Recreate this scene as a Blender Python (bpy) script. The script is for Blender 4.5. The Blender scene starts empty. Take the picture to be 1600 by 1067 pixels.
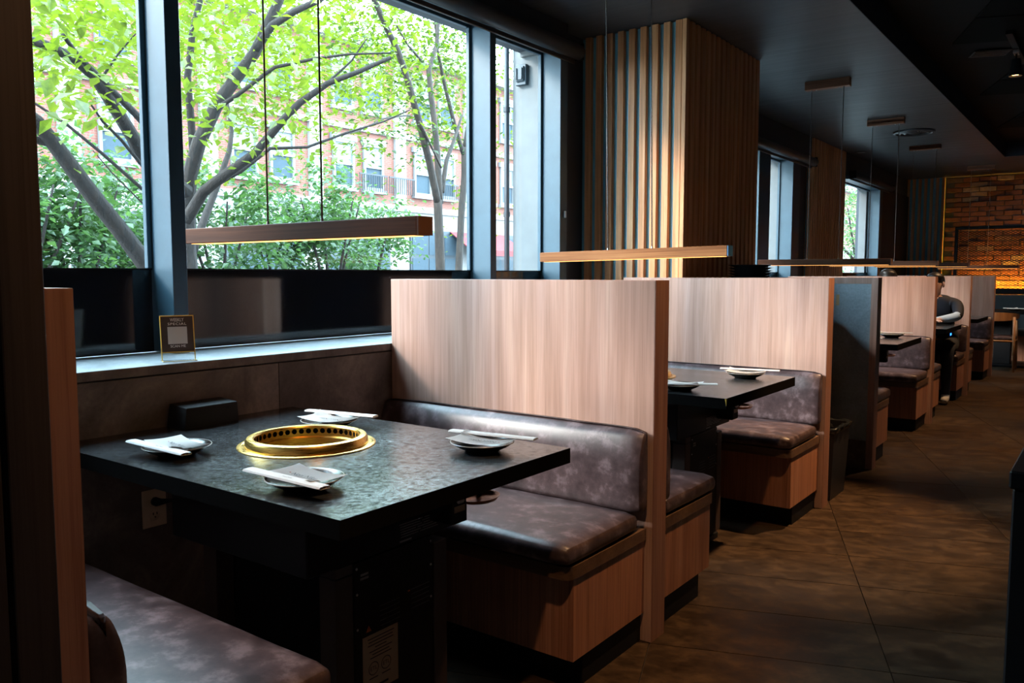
import bpy, bmesh, math, random
from mathutils import Vector, Matrix, noise as mnoise

random.seed(7)
sc = bpy.context.scene
COL = sc.collection

# ------------------------------------------------------------------ camera
CAMZ = 1.24
cam_data = bpy.data.cameras.new('camera')
cam = bpy.data.objects.new('camera', cam_data)
COL.objects.link(cam)
cam.location = (0, 0, CAMZ)
cam.rotation_euler = (math.radians(90 - 4.689), 0, math.radians(36.492))
cam_data.sensor_width = 36
cam_data.lens = 36 * 1282.24 / 1600
cam_data.clip_start = 0.02
cam_data.clip_end = 200
sc.camera = cam

# ------------------------------------------------------------------ world, sun, exposure
SKY = 20.0
SUN = 5.4
world = bpy.data.worlds.new('sky')
sc.world = world
world.use_nodes = True
bg = world.node_tree.nodes['Background']
bg.inputs[0].default_value = (0.58, 0.82, 1.0, 1)
bg.inputs[1].default_value = SKY

sun = bpy.data.lights.new('sun', 'SUN')
sun.energy = SUN
sun.angle = math.radians(11)
sun.color = (1.0, 0.90, 0.82)
suno = bpy.data.objects.new('sun', sun)
COL.objects.link(suno)
suno.rotation_euler = Vector((0.70, 0.72, -0.53)).to_track_quat('-Z', 'Y').to_euler()

vs = sc.view_settings
vs.view_transform = 'Standard'
vs.look = 'None'
vs.exposure = 0.22
vs.gamma = 1.0
vs.use_curve_mapping = False
sc.cycles.use_denoising = True
sc.cycles.max_bounces = 10
sc.cycles.diffuse_bounces = 5
sc.cycles.glossy_bounces = 4
sc.cycles.transmission_bounces = 6
sc.cycles.transparent_max_bounces = 12
sc.cycles.sample_clamp_indirect = 8.0

def portal(y0, y1, z0, z1, x=-2.86):
    l = bpy.data.lights.new('window_daylight', 'AREA')
    l.shape = 'RECTANGLE'
    l.size = z1 - z0
    l.size_y = y1 - y0
    l.cycles.is_portal = True
    o = bpy.data.objects.new('window_daylight', l)
    COL.objects.link(o)
    o.location = (x, (y0 + y1) / 2, (z0 + z1) / 2)
    o.rotation_euler = (0, math.radians(-90), 0)
portal(0.5, 4.15, 1.26, 2.56)
portal(5.7, 8.45, 1.26, 2.4)
portal(10.5, 12.15, 1.26, 2.4)

# ------------------------------------------------------------------ pixel -> place (image is 1600 x 1067)
FPX = 1282.24
_yw, _pt = math.radians(36.492), math.radians(-4.689)
FW = Vector((-math.sin(_yw) * math.cos(_pt), math.cos(_yw) * math.cos(_pt), math.sin(_pt)))
RT = Vector((math.cos(_yw), math.sin(_yw), 0))
UP = RT.cross(FW)
def ray(u, v):
    return RT * ((u - 800) / FPX) + UP * ((533.5 - v) / FPX) + FW
def on_x(u, v, x):
    d = ray(u, v)
    return Vector((0, 0, CAMZ)) + d * (x / d.x)

# ------------------------------------------------------------------ object helpers
def link(o, parent=None):
    COL.objects.link(o)
    if parent is not None:
        o.parent = parent
    return o
def tag(o, label=None, cat=None, group=None, kind=None):
    if label: o['label'] = label
    if cat: o['category'] = cat
    if group: o['group'] = group
    if kind: o['kind'] = kind
    return o
def empty(name, loc=(0, 0, 0), rz=0.0):
    o = bpy.data.objects.new(name, None)
    COL.objects.link(o)
    o.location = loc
    o.rotation_euler = (0, 0, rz)
    o.empty_display_size = 0.1
    return o
def thing(name, label, cat, loc=(0, 0, 0), rz=0.0, group=None):
    return tag(empty(name, loc, rz), label, cat, group)
def mesh_obj(name, verts, faces, mat, parent=None, smooth=False, loc=None):
    me = bpy.data.meshes.new(name)
    me.from_pydata([tuple(v) for v in verts], [], faces)
    me.validate()
    if smooth:
        for p in me.polygons: p.use_smooth = True
    for m in (mat if isinstance(mat, (list, tuple)) else [mat]):
        me.materials.append(m)
    o = bpy.data.objects.new(name, me)
    link(o, parent)
    if loc is not None: o.location = loc
    return o
def from_bm(name, bm, mat, parent=None, smooth=False, loc=None, angle=None):
    me = bpy.data.meshes.new(name)
    bmesh.ops.recalc_face_normals(bm, faces=bm.faces[:])
    bm.to_mesh(me)
    bm.free()
    if smooth:
        for p in me.polygons: p.use_smooth = True
        if angle is not None:
            me.set_sharp_from_angle(angle=math.radians(angle))
    for m in (mat if isinstance(mat, (list, tuple)) else [mat]):
        me.materials.append(m)
    o = bpy.data.objects.new(name, me)
    link(o, parent)
    if loc is not None: o.location = loc
    return o
def inst(name, me, parent, loc, rot=(0, 0, 0), scale=None):
    o = bpy.data.objects.new(name, me)
    link(o, parent)
    o.location = loc
    o.rotation_euler = rot
    if scale is not None: o.scale = scale
    return o
def bm_box(bm, x0, x1, y0, y1, z0, z1, bevel=0.0, seg=1):
    vs_ = [bm.verts.new((x, y, z)) for z in (z0, z1) for y in (y0, y1) for x in (x0, x1)]
    fs = []
    for f in ((0, 2, 3, 1), (4, 5, 7, 6), (0, 1, 5, 4), (2, 6, 7, 3), (0, 4, 6, 2), (1, 3, 7, 5)):
        fs.append(bm.faces.new([vs_[i] for i in f]))
    if bevel > 0:
        es = set()
        for f in fs: es.update(f.edges)
        bmesh.ops.bevel(bm, geom=list(es), offset=bevel, segments=seg, profile=0.5, affect='EDGES')
def box(name, x0, x1, y0, y1, z0, z1, mat, parent=None, bevel=0.0, seg=1):
    """box given in the parent's space; the object's origin sits at its centre bottom"""
    cx, cy = (x0 + x1) / 2, (y0 + y1) / 2
    bm = bmesh.new()
    bm_box(bm, x0 - cx, x1 - cx, y0 - cy, y1 - cy, 0, z1 - z0, bevel, seg)
    return from_bm(name, bm, mat, parent, loc=(cx, cy, z0), smooth=bevel > 0 and seg > 1, angle=40)
def tube_verts(path, radii, n=8, cap=True):
    V, F = [], []
    path = [Vector(p) for p in path]
    prev = None
    for i, p in enumerate(path):
        a = path[max(0, i - 1)]; b = path[min(len(path) - 1, i + 1)]
        t = (b - a)
        if t.length < 1e-9: t = Vector((0, 0, 1))
        t.normalize()
        if prev is None:
            ref = Vector((0, 0, 1)) if abs(t.z) < 0.9 else Vector((1, 0, 0))
            nrm = t.cross(ref).normalized()
        else:
            nrm = (prev - t * prev.dot(t))
            if nrm.length < 1e-6: nrm = t.orthogonal()
            nrm.normalize()
        prev = nrm
        bi = t.cross(nrm)
        for k in range(n):
            a_ = 2 * math.pi * k / n
            V.append(p + (nrm * math.cos(a_) + bi * math.sin(a_)) * radii[i])
    for i in range(len(path) - 1):
        for k in range(n):
            F.append((i * n + k, i * n + (k + 1) % n, (i + 1) * n + (k + 1) % n, (i + 1) * n + k))
    if cap:
        F.append(tuple(range(n - 1, -1, -1)))
        F.append(tuple((len(path) - 1) * n + k for k in range(n)))
    return V, F
def tube(name, path, r, mat, parent=None, n=8, smooth=True):
    radii = r if isinstance(r, (list, tuple)) else [r] * len(path)
    o0 = Vector(path[0])
    V, F = tube_verts([Vector(p) - o0 for p in path], radii, n)
    return mesh_obj(name, V, F, mat, parent, smooth, loc=o0)
def lathe(name, prof, mat, parent=None, n=40, loc=(0, 0, 0), smooth=True, angle=35, closed=False):
    """prof: list of (r, z)"""
    bm = bmesh.new()
    rings = []
    for r, z in prof:
        if r < 1e-6:
            rings.append([bm.verts.new((0, 0, z))])
        else:
            rings.append([bm.verts.new((r * math.cos(2 * math.pi * k / n), r * math.sin(2 * math.pi * k / n), z)) for k in range(n)])
    pairs = list(zip(rings, rings[1:]))
    if closed: pairs.append((rings[-1], rings[0]))
    for a, b in pairs:
        for k in range(n):
            k2 = (k + 1) % n
            if len(a) == 1 and len(b) == 1: continue
            if len(a) == 1: bm.faces.new((a[0], b[k], b[k2]))
            elif len(b) == 1: bm.faces.new((a[k], b[0], a[k2]))
            else: bm.faces.new((a[k], a[k2], b[k2], b[k]))
    return from_bm(name, bm, mat, parent, smooth, loc, angle)
def cushion(name, x0, x1, y0, y1, z0, z1, r, crown, mat, parent=None, crown_axis='z', n=12, slope=0.0):
    """soft rounded box, puffed along crown_axis"""
    c = Vector(((x0 + x1) / 2, (y0 + y1) / 2, (z0 + z1) / 2))
    h = Vector(((x1 - x0) / 2, (y1 - y0) / 2, (z1 - z0) / 2))
    bm = bmesh.new()
    bmesh.ops.create_cube(bm, size=2)
    bmesh.ops.subdivide_edges(bm, edges=bm.edges[:], cuts=n, use_grid_fill=True)
    ax = 'xyz'.index(crown_axis)
    for v in bm.verts:
        u = Vector(v.co)
        q = Vector([math.copysign(abs(u[i]) ** 0.6, u[i]) * h[i] for i in range(3)])
        inner = Vector([max(-(h[i] - r), min(h[i] - r, q[i])) for i in range(3)])
        d = q - inner
        if d.length > 1e-9: q = inner + d.normalized() * r
        o = [i for i in range(3) if i != ax]
        k = (1 - abs(u[o[0]]) ** 2.5) * (1 - abs(u[o[1]]) ** 2.5)
        if u[ax] > 0: q[ax] += crown * k * u[ax]
        if slope and q.y < 0: q.y += slope * max(0.0, (q.z / h.z - 0.15) / 0.85) ** 2
        q.x += 0.002 * mnoise.noise(q * 9); q.y += 0.002 * mnoise.noise(q * 9 + Vector((5, 2, 1))); q.z += 0.0015 * mnoise.noise(q * 7 + Vector((1, 7, 3)))
        v.co = q
    o = from_bm(name, bm, mat, parent, smooth=True, loc=c)
    return o
def text_obj(name, body, size, mat, parent, loc, rot, align='CENTER', sx=1.0, extrude=0.0, spacing=1.0):
    cu = bpy.data.curves.new(name, 'FONT')
    cu.body = body
    cu.size = size
    cu.align_x = align
    cu.align_y = 'CENTER'
    cu.extrude = extrude
    cu.space_character = spacing
    cu.resolution_u = 3
    tmp = bpy.data.objects.new('tmp_text', cu)
    COL.objects.link(tmp)
    dg = bpy.context.evaluated_depsgraph_get()
    me = bpy.data.meshes.new_from_object(tmp.evaluated_get(dg))
    bpy.data.objects.remove(tmp)
    bpy.data.curves.remove(cu)
    me.materials.clear()
    me.materials.append(mat)
    o = bpy.data.objects.new(name, me)
    link(o, parent)
    o.location = loc
    o.rotation_euler = rot
    o.scale = (sx, 1, 1)
    return o
def copy_tree(o, parent=None):
    c = o.copy()
    COL.objects.link(c)
    c.parent = parent
    for ch in o.children:
        copy_tree(ch, c)
    return c
# ------------------------------------------------------------------ materials
def new_mat(name):
    m = bpy.data.materials.new(name)
    m.use_nodes = True
    nt = m.node_tree
    return m, nt, nt.nodes['Principled BSDF']
def N(nt, kind, **kw):
    n = nt.nodes.new('ShaderNode' + kind)
    for k, v in kw.items():
        if k in n.inputs: n.inputs[k].default_value = v
        else: setattr(n, k, v)
    return n
def ramp(nt, fac, stops):
    r = nt.nodes.new('ShaderNodeValToRGB')
    els = r.color_ramp.elements
    while len(els) > 1: els.remove(els[-1])
    els[0].position = stops[0][0]; els[0].color = (*stops[0][1], 1)
    for p, c in stops[1:]:
        e = els.new(p); e.color = (*c, 1)
    nt.links.new(fac, r.inputs[0])
    return r.outputs[0]
def coords(nt, scale=(1, 1, 1), rnd=0.0, space='Object', loc=(0, 0, 0)):
    tc = nt.nodes.new('ShaderNodeTexCoord')
    out = tc.outputs[space]
    if rnd:
        oi = nt.nodes.new('ShaderNodeObjectInfo')
        mul = N(nt, 'VectorMath', operation='MULTIPLY')
        cmb = nt.nodes.new('ShaderNodeCombineXYZ')
        for i in range(3): nt.links.new(oi.outputs['Random'], cmb.inputs[i])
        mul.inputs[1].default_value = (rnd, rnd * 1.7, rnd * 0.6)
        nt.links.new(cmb.outputs[0], mul.inputs[0])
        add = N(nt, 'VectorMath', operation='ADD')
        nt.links.new(out, add.inputs[0]); nt.links.new(mul.outputs[0], add.inputs[1])
        out = add.outputs[0]
    mp = nt.nodes.new('ShaderNodeMapping')
    mp.inputs['Scale'].default_value = scale
    mp.inputs['Location'].default_value = loc
    nt.links.new(out, mp.inputs[0])
    return mp.outputs[0]
def noise_tex(nt, vec, scale=5, detail=4, rough=0.5, dist=0.0):
    n = N(nt, 'TexNoise', Scale=scale, Detail=detail, Roughness=rough, Distortion=dist)
    nt.links.new(vec, n.inputs['Vector'])
    return n.outputs['Fac']
def bump(nt, bsdf, h, strength=0.2, dist=0.01):
    b = N(nt, 'Bump', Strength=strength, Distance=dist)
    nt.links.new(h, b.inputs['Height'])
    nt.links.new(b.outputs[0], bsdf.inputs['Normal'])
def mix_col(nt, fac, a, b, mode='MIX'):
    m = N(nt, 'Mix', data_type='RGBA', blend_type=mode)
    for sock, val in ((m.inputs[0], fac), (m.inputs[6], a), (m.inputs[7], b)):
        if isinstance(val, (int, float)): sock.default_value = val
        elif isinstance(val, tuple): sock.default_value = (*val, 1)
        else: nt.links.new(val, sock)
    return m.outputs[2]
def plain(name, col, rough=0.5, metal=0.0, spec=0.5, coat=0.0, var=0.0, bumps=0.0, bscale=60):
    m, nt, b = new_mat(name)
    b.inputs['Base Color'].default_value = (*col, 1)
    b.inputs['Roughness'].default_value = rough
    b.inputs['Metallic'].default_value = metal
    b.inputs['Specular IOR Level'].default_value = spec
    b.inputs['Coat Weight'].default_value = coat
    v = coords(nt, (1, 1, 1), 3.0)
    nz = noise_tex(nt, v, 9, 5, 0.6)
    k = var if var else 0.06
    nt.links.new(ramp(nt, nz, [(0.3, tuple(c * (1 - k) for c in col)), (0.7, tuple(min(1, c * (1 + k)) for c in col))]), b.inputs['Base Color'])
    if bumps:
        bump(nt, b, noise_tex(nt, v, bscale, 3, 0.6), bumps, 0.004)
    return m
def wood(name, dark, mid, light, axis='z', rough=0.45, fine=1.0, spec=0.4, bstr=0.06, soft=1.0):
    m, nt, b = new_mat(name)
    def sc_(a, l):   # a across grain, l along grain
        return {'z': (a, a, l), 'x': (l, a, a), 'y': (a, l, a)}[axis]
    warp = noise_tex(nt, coords(nt, sc_(2.0, 0.5), 7.0), 3, 2, 0.5)
    band = noise_tex(nt, coords(nt, sc_(7 * fine, 0.35), 7.0), 2.2, 3, 0.55, 0.6)
    fineg = noise_tex(nt, coords(nt, sc_(70 * fine, 1.3), 7.0), 2.0, 5, 0.65)
    base = ramp(nt, band, [(0.30, dark), (0.5, mid), (0.72, light)])
    lo = tuple(1 - (1 - c) * soft for c in (0.66, 0.60, 0.57))
    g = ramp(nt, fineg, [(0.32, lo), (0.55, (1, 1, 1)), (0.75, (1.08, 1.07, 1.05))])
    col = mix_col(nt, 1.0, base, g, 'MULTIPLY')
    tint = ramp(nt, warp, [(0.35, (0.9, 0.88, 0.9)), (0.65, (1.06, 1.03, 1.0))])
    col = mix_col(nt, 1.0, col, tint, 'MULTIPLY')
    nt.links.new(col, b.inputs['Base Color'])
    b.inputs['Roughness'].default_value = rough
    b.inputs['Specular IOR Level'].default_value = spec
    bump(nt, b, fineg, bstr, 0.002)
    return m

M = {}
M['veneer'] = wood('walnut_veneer', (0.42, 0.255, 0.195), (0.50, 0.315, 0.25), (0.58, 0.395, 0.325), 'z', 0.42, soft=0.55)
M['veneer_end'] = wood('shaded_walnut_end', (0.25, 0.12, 0.085), (0.33, 0.165, 0.115), (0.40, 0.22, 0.155), 'z', 0.45)  # divider veneer made darker and redder, shade on the ends painted in
M['bench_wood'] = wood('dimmed_bench_veneer', (0.36, 0.155, 0.085), (0.47, 0.215, 0.125), (0.56, 0.285, 0.175), 'z', 0.42)  # same veneer as the dividers, the dimmer light put into its colour
M['trim_wood'] = wood('bench_lip_wood', (0.10, 0.055, 0.030), (0.145, 0.082, 0.046), (0.19, 0.112, 0.064), 'x', 0.4)
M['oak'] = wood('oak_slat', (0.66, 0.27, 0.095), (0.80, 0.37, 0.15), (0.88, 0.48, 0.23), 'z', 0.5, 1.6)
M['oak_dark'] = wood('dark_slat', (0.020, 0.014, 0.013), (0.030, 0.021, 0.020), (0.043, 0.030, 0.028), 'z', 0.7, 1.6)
M['walnut_x'] = wood('walnut_bar', (0.065, 0.025, 0.013), (0.105, 0.041, 0.020), (0.165, 0.070, 0.032), 'x', 0.55, 1.4, 0.15)
M['walnut_lit'] = wood('sunlit_walnut_bar', (0.22, 0.085, 0.030), (0.34, 0.14, 0.052), (0.45, 0.21, 0.085), 'x', 0.5, 1.4, 0.1)  # lighter copy of the bar walnut, sunlight painted into its colour
M['walnut_canopy'] = wood('walnut_canopy', (0.20, 0.08, 0.04), (0.30, 0.12, 0.06), (0.38, 0.17, 0.09), 'x', 0.45, 1.4)
M['chair_wood'] = wood('chair_wood', (0.30, 0.15, 0.07), (0.42, 0.22, 0.10), (0.50, 0.28, 0.14), 'z', 0.4, 1.5)

def leather():
    m, nt, b = new_mat('brown_leather')
    v = coords(nt, (1, 1, 1), 4.0)
    a = noise_tex(nt, v, 17, 6, 0.62, 0.0)
    c = noise_tex(nt, v, 5, 3, 0.5)
    col = ramp(nt, a, [(0.34, (0.042, 0.028, 0.030)), (0.52, (0.076, 0.052, 0.055)), (0.68, (0.178, 0.136, 0.146))])
    col = mix_col(nt, 1.0, col, ramp(nt, c, [(0.3, (0.75, 0.72, 0.72)), (0.7, (1.15, 1.1, 1.1))]), 'MULTIPLY')
    nt.links.new(col, b.inputs['Base Color'])
    r = ramp(nt, a, [(0.3, (0.33, 0.33, 0.33)), (0.7, (0.38, 0.38, 0.38))])
    nt.links.new(r, b.inputs['Roughness'])
    b.inputs['Specular IOR Level'].default_value = 0.42
    bump(nt, b, noise_tex(nt, v, 240, 3, 0.6), 0.05, 0.001)
    return m
M['leather'] = leather()

def slate():
    m, nt, b = new_mat('charcoal_slate_laminate')
    v = coords(nt, (1, 1, 1), 3.0)
    a = noise_tex(nt, v, 62, 6, 0.72, 0.0)
    c = noise_tex(nt, v, 5, 3, 0.55)
    col = ramp(nt, a, [(0.32, (0.012, 0.013, 0.015)), (0.55, (0.026, 0.028, 0.030)), (0.75, (0.055, 0.058, 0.058))])
    nt.links.new(col, b.inputs['Base Color'])
    rr = mix_col(nt, 0.55, ramp(nt, a, [(0.35, (0.12, 0.12, 0.12)), (0.7, (0.30, 0.30, 0.30))]), ramp(nt, c, [(0.35, (0.15, 0.15, 0.15)), (0.65, (0.26, 0.26, 0.26))]))
    nt.links.new(rr, b.inputs['Roughness'])
    nt.links.new(ramp(nt, a, [(0.40, (0.10, 0.10, 0.10)), (0.60, (0.85, 0.85, 0.85))]), b.inputs['Specular IOR Level'])
    bump(nt, b, a, 0.22, 0.002)
    return m
M['slate'] = slate()

def concrete(name, d, mcol, l, rough=0.6, scale=4.0):
    m, nt, b = new_mat(name)
    v = coords(nt, (1, 1, 1), 2.0)
    a = noise_tex(nt, v, scale, 6, 0.62, 0.9)
    f = noise_tex(nt, v, 70, 4, 0.7)
    col = ramp(nt, a, [(0.33, d), (0.5, mcol), (0.68, l)])
    col = mix_col(nt, 1.0, col, ramp(nt, f, [(0.3, (0.82, 0.82, 0.82)), (0.7, (1.12, 1.12, 1.12))]), 'MULTIPLY')
    nt.links.new(col, b.inputs['Base Color'])
    b.inputs['Roughness'].default_value = rough
    bump(nt, b, f, 0.05, 0.003)
    return m
M['concrete'] = concrete('brown_concrete_laminate', (0.075, 0.052, 0.043), (0.135, 0.098, 0.082), (0.23, 0.175, 0.15))
M['ledge_top'] = concrete('ledge_laminate', (0.27, 0.31, 0.33), (0.36, 0.41, 0.43), (0.46, 0.51, 0.53), 0.4)
M['concrete_blue'] = concrete('grey_concrete_panel', (0.22, 0.29, 0.33), (0.33, 0.42, 0.48), (0.46, 0.57, 0.63), 0.6, 3.0)

def floor_tile():
    m, nt, b = new_mat('brown_floor_tile')
    v = coords(nt, (1, 1, 1), 11.0)
    v2 = coords(nt, (1.0, 1.5, 1), 11.0)
    a = noise_tex(nt, v2, 9, 7, 0.74, 0.2)
    c = noise_tex(nt, v, 2.4, 3, 0.5)
    col = ramp(nt, a, [(0.34, (0.020, 0.012, 0.007)), (0.5, (0.045, 0.027, 0.015)), (0.66, (0.090, 0.055, 0.029))])
    col = mix_col(nt, 1.0, col, ramp(nt, c, [(0.3, (0.75, 0.76, 0.78)), (0.7, (1.12, 1.1, 1.08))]), 'MULTIPLY')
    nt.links.new(col, b.inputs['Base Color'])
    nt.links.new(ramp(nt, a, [(0.3, (0.38, 0.38, 0.38)), (0.7, (0.55, 0.55, 0.55))]), b.inputs['Roughness'])
    b.inputs['Specular IOR Level'].default_value = 0.2
    bump(nt, b, a, 0.05, 0.003)
    return m
M['tile'] = floor_tile()
M['grout'] = plain('floor_joint', (0.035, 0.026, 0.02), 0.8)

def ceiling_paint():
    m, nt, b = new_mat('dark_ceiling_paint')
    v = coords(nt, (0.6, 14, 1))
    a = noise_tex(nt, v, 2.0, 5, 0.65)
    nt.links.new(ramp(nt, a, [(0.3, (0.055, 0.058, 0.062)), (0.7, (0.075, 0.078, 0.083))]), b.inputs['Base Color'])
    nt.links.new(ramp(nt, a, [(0.3, (0.36, 0.36, 0.36)), (0.7, (0.50, 0.50, 0.50))]), b.inputs['Roughness'])
    bump(nt, b, a, 0.06, 0.004)
    return m
M['ceiling'] = ceiling_paint()
M['soffit_face'] = plain('soffit_face_paint', (0.014, 0.018, 0.030), 0.6)
M['ceil_black'] = plain('black_ceiling_tile', (0.009, 0.009, 0.009), 0.9, spec=0.05)
M['ceil_grid'] = plain('ceiling_grid_bar', (0.013, 0.013, 0.013), 0.8, spec=0.1)
M['ceil_light_tile'] = plain('grey_ceiling_tile', (0.018, 0.018, 0.020), 0.9, spec=0.05)
M['mullion'] = plain('slate_blue_frame_paint', (0.030, 0.066, 0.092), 0.42, var=0.10, bumps=0.03, bscale=40)
M['teal'] = plain('teal_wall_paint', (0.16, 0.40, 0.52), 0.5)
M['header'] = plain('dark_blue_header_paint', (0.035, 0.042, 0.055), 0.6)
M['black_gloss'] = plain('black_back_painted_glass', (0.008, 0.008, 0.010), 0.08, spec=0.5)
M['black'] = plain('black_coated_metal', (0.008, 0.008, 0.009), 0.5, spec=0.15, bumps=0.03, bscale=200)
M['black_soft'] = plain('matt_black_plastic', (0.009, 0.009, 0.010), 0.6, spec=0.2)
M['black_table_edge'] = plain('black_table_edge', (0.006, 0.0055, 0.0055), 0.8, spec=0.02)
M['plinth'] = plain('black_plinth', (0.008, 0.008, 0.009), 0.6, spec=0.2)
M['blind'] = plain('black_blind_fabric', (0.035, 0.027, 0.025), 0.38)
M['brown_leg'] = plain('brown_black_leg', (0.055, 0.033, 0.026), 0.5)
M['wall_dark'] = plain('dark_wall_paint', (0.03, 0.028, 0.028), 0.7)
M['steel'] = plain('brushed_steel', (0.55, 0.55, 0.56), 0.3, 1.0)
M['cable'] = plain('steel_cable', (0.90, 0.90, 0.90), 0.35, 0.0)
M['cable_dark'] = plain('bronze_cable', (0.16, 0.10, 0.075), 0.45, 0.3)
M['blue_cap'] = plain('blue_film_end_cap', (0.05, 0.16, 0.32), 0.35)
M['dark_cap'] = plain('walnut_end_cap', (0.13, 0.06, 0.035), 0.4)
M['paper'] = plain('white_paper', (0.60, 0.585, 0.57), 0.75, var=0.03)
M['paper_in'] = plain('cream_paper_inside', (0.62, 0.55, 0.44), 0.75)
M['ink'] = plain('black_ink', (0.015, 0.014, 0.014), 0.7)
M['ink_red'] = plain('red_ink', (0.45, 0.04, 0.03), 0.7)
M['ink_white'] = plain('white_ink', (0.95, 0.93, 0.90), 0.7)
M['ink_grey'] = plain('grey_ink', (0.30, 0.28, 0.27), 0.7)
M['ink_dim'] = plain('dim_grey_ink', (0.10, 0.10, 0.105), 0.7)
M['orange'] = plain('orange_sticker', (0.80, 0.16, 0.02), 0.6)
M['label_tan'] = plain('tan_rating_plate', (0.60, 0.36, 0.21), 0.5)
M['sign_card'] = plain('brown_sign_card', (0.060, 0.040, 0.034), 0.6)
M['gold_edge'] = plain('gold_edge', (0.90, 0.62, 0.12), 0.35, 0.3)
M['outlet'] = plain('almond_outlet_plastic', (0.62, 0.42, 0.27), 0.45)
M['plate'] = plain('black_glazed_ceramic', (0.014, 0.013, 0.013), 0.16, spec=0.6)
M['plate_rim'] = plain('worn_glaze_rim', (0.30, 0.27, 0.24), 0.3)
M['dark_hole'] = plain('hole_black', (0.004, 0.004, 0.004), 0.9)  # near-black for the grill bowl, outlet slots and box opening
M['switch_white'] = plain('white_switch', (0.70, 0.66, 0.62), 0.4)
M['tray_copper'] = plain('copper_tray', (0.34, 0.14, 0.07), 0.35, 0.6)
M['vent_metal'] = plain('dark_vent_metal', (0.05, 0.055, 0.06), 0.4, 0.3)
M['vent_slot'] = plain('pale_vent_slot', (0.42, 0.45, 0.46), 0.4)

def brass():
    m, nt, b = new_mat('brushed_brass')
    v = coords(nt, (1, 1, 30))
    a = noise_tex(nt, v, 20, 3, 0.6)
    nt.links.new(ramp(nt, a, [(0.3, (0.66, 0.40, 0.09)), (0.7, (0.83, 0.55, 0.16))]), b.inputs['Base Color'])
    b.inputs['Metallic'].default_value = 1.0
    nt.links.new(ramp(nt, a, [(0.3, (0.24, 0.24, 0.24)), (0.7, (0.36, 0.36, 0.36))]), b.inputs['Roughness'])
    return m
M['brass'] = brass()

def emit(name, col, strength):
    m, nt, b = new_mat(name)
    b.inputs['Base Color'].default_value = (0, 0, 0, 1)
    b.inputs['Emission Color'].default_value = (*col, 1)
    b.inputs['Emission Strength'].default_value = strength
    return m
M['led'] = emit('warm_led_strip', (1.0, 0.42, 0.11), 3.6)
M['spot_lens'] = emit('spot_lens', (1.0, 0.55, 0.22), 12.0)
M['blue_led'] = emit('blue_led', (0.02, 0.16, 1.0), 6.0)

def glass():
    m = bpy.data.materials.new('window_glass')
    m.use_nodes = True
    nt = m.node_tree
    nt.nodes.clear()
    out = nt.nodes.new('ShaderNodeOutputMaterial')
    tr = N(nt, 'BsdfTransparent'); tr.inputs[0].default_value = (0.97, 0.985, 0.98, 1)
    gl = N(nt, 'BsdfGlossy', Roughness=0.02)
    lw = N(nt, 'LayerWeight', Blend=0.12)
    fr = N(nt, 'Math', operation='MULTIPLY'); fr.inputs[1].default_value = 0.35
    nt.links.new(lw.outputs['Facing'], fr.inputs[0])
    mx = nt.nodes.new('ShaderNodeMixShader')
    nt.links.new(fr.outputs[0], mx.inputs[0]); nt.links.new(tr.outputs[0], mx.inputs[1]); nt.links.new(gl.outputs[0], mx.inputs[2])
    nt.links.new(mx.outputs[0], out.inputs[0])
    return m
M['glass'] = glass()
def acrylic():
    m, nt, b = new_mat('clear_acrylic')
    b.inputs['Base Color'].default_value = (0.95, 0.97, 0.98, 1)
    b.inputs['Roughness'].default_value = 0.05
    b.inputs['Transmission Weight'].default_value = 0.9
    b.inputs['IOR'].default_value = 1.2
    return m
M['acrylic'] = acrylic()

def leaf_mat(name, d, l, trans=0.55):
    m = bpy.data.materials.new(name)
    m.use_nodes = True
    nt = m.node_tree
    nt.nodes.clear()
    out = nt.nodes.new('ShaderNodeOutputMaterial')
    v = coords(nt, (1, 1, 1), 0.0)
    oi = nt.nodes.new('ShaderNodeObjectInfo')
    add = N(nt, 'VectorMath', operation='ADD')
    nt.links.new(v, add.inputs[0]); nt.links.new(oi.outputs['Location'], add.inputs[1])
    nz = noise_tex(nt, add.outputs[0], 1.7, 4, 0.7)
    col = ramp(nt, nz, [(0.32, d), (0.68, l)])
    df = N(nt, 'BsdfDiffuse'); tl = N(nt, 'BsdfTranslucent')
    nt.links.new(col, df.inputs[0])
    tcol = mix_col(nt, 1.0, col, (1.15, 1.25, 0.55), 'MULTIPLY')
    nt.links.new(tcol, tl.inputs[0])
    mx = N(nt, 'MixShader'); mx.inputs[0].default_value = trans
    nt.links.new(df.outputs[0], mx.inputs[1]); nt.links.new(tl.outputs[0], mx.inputs[2])
    gl = N(nt, 'BsdfGlossy', Roughness=0.35)
    mx2 = N(nt, 'MixShader'); mx2.inputs[0].default_value = 0.05
    nt.links.new(mx.outputs[0], mx2.inputs[1]); nt.links.new(gl.outputs[0], mx2.inputs[2])
    nt.links.new(mx2.outputs[0], out.inputs[0])
    return m
M['leaf'] = leaf_mat('fresh_green_leaf', (0.045, 0.072, 0.006), (0.135, 0.165, 0.013))
M['leaf_dark'] = leaf_mat('deep_green_leaf', (0.013, 0.034, 0.005), (0.042, 0.076, 0.009))
M['leaf_cool'] = leaf_mat('cool_green_leaf', (0.026, 0.065, 0.030), (0.075, 0.135, 0.055))
def bark(name, d, l):
    m, nt, b = new_mat(name)
    v = coords(nt, (1, 1, 0.25), 5.0)
    a = noise_tex(nt, v, 22, 6, 0.7, 0.5)
    nt.links.new(ramp(nt, a, [(0.3, d), (0.7, l)]), b.inputs['Base Color'])
    b.inputs['Roughness'].default_value = 0.85
    bump(nt, b, a, 0.9, 0.03)
    return m
M['bark'] = bark('grey_brown_bark', (0.0035, 0.0016, 0.0010), (0.020, 0.0098, 0.0055))
M['bark_pale'] = bark('pale_bark', (0.008, 0.0044, 0.0028), (0.042, 0.0255, 0.0165))

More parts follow.
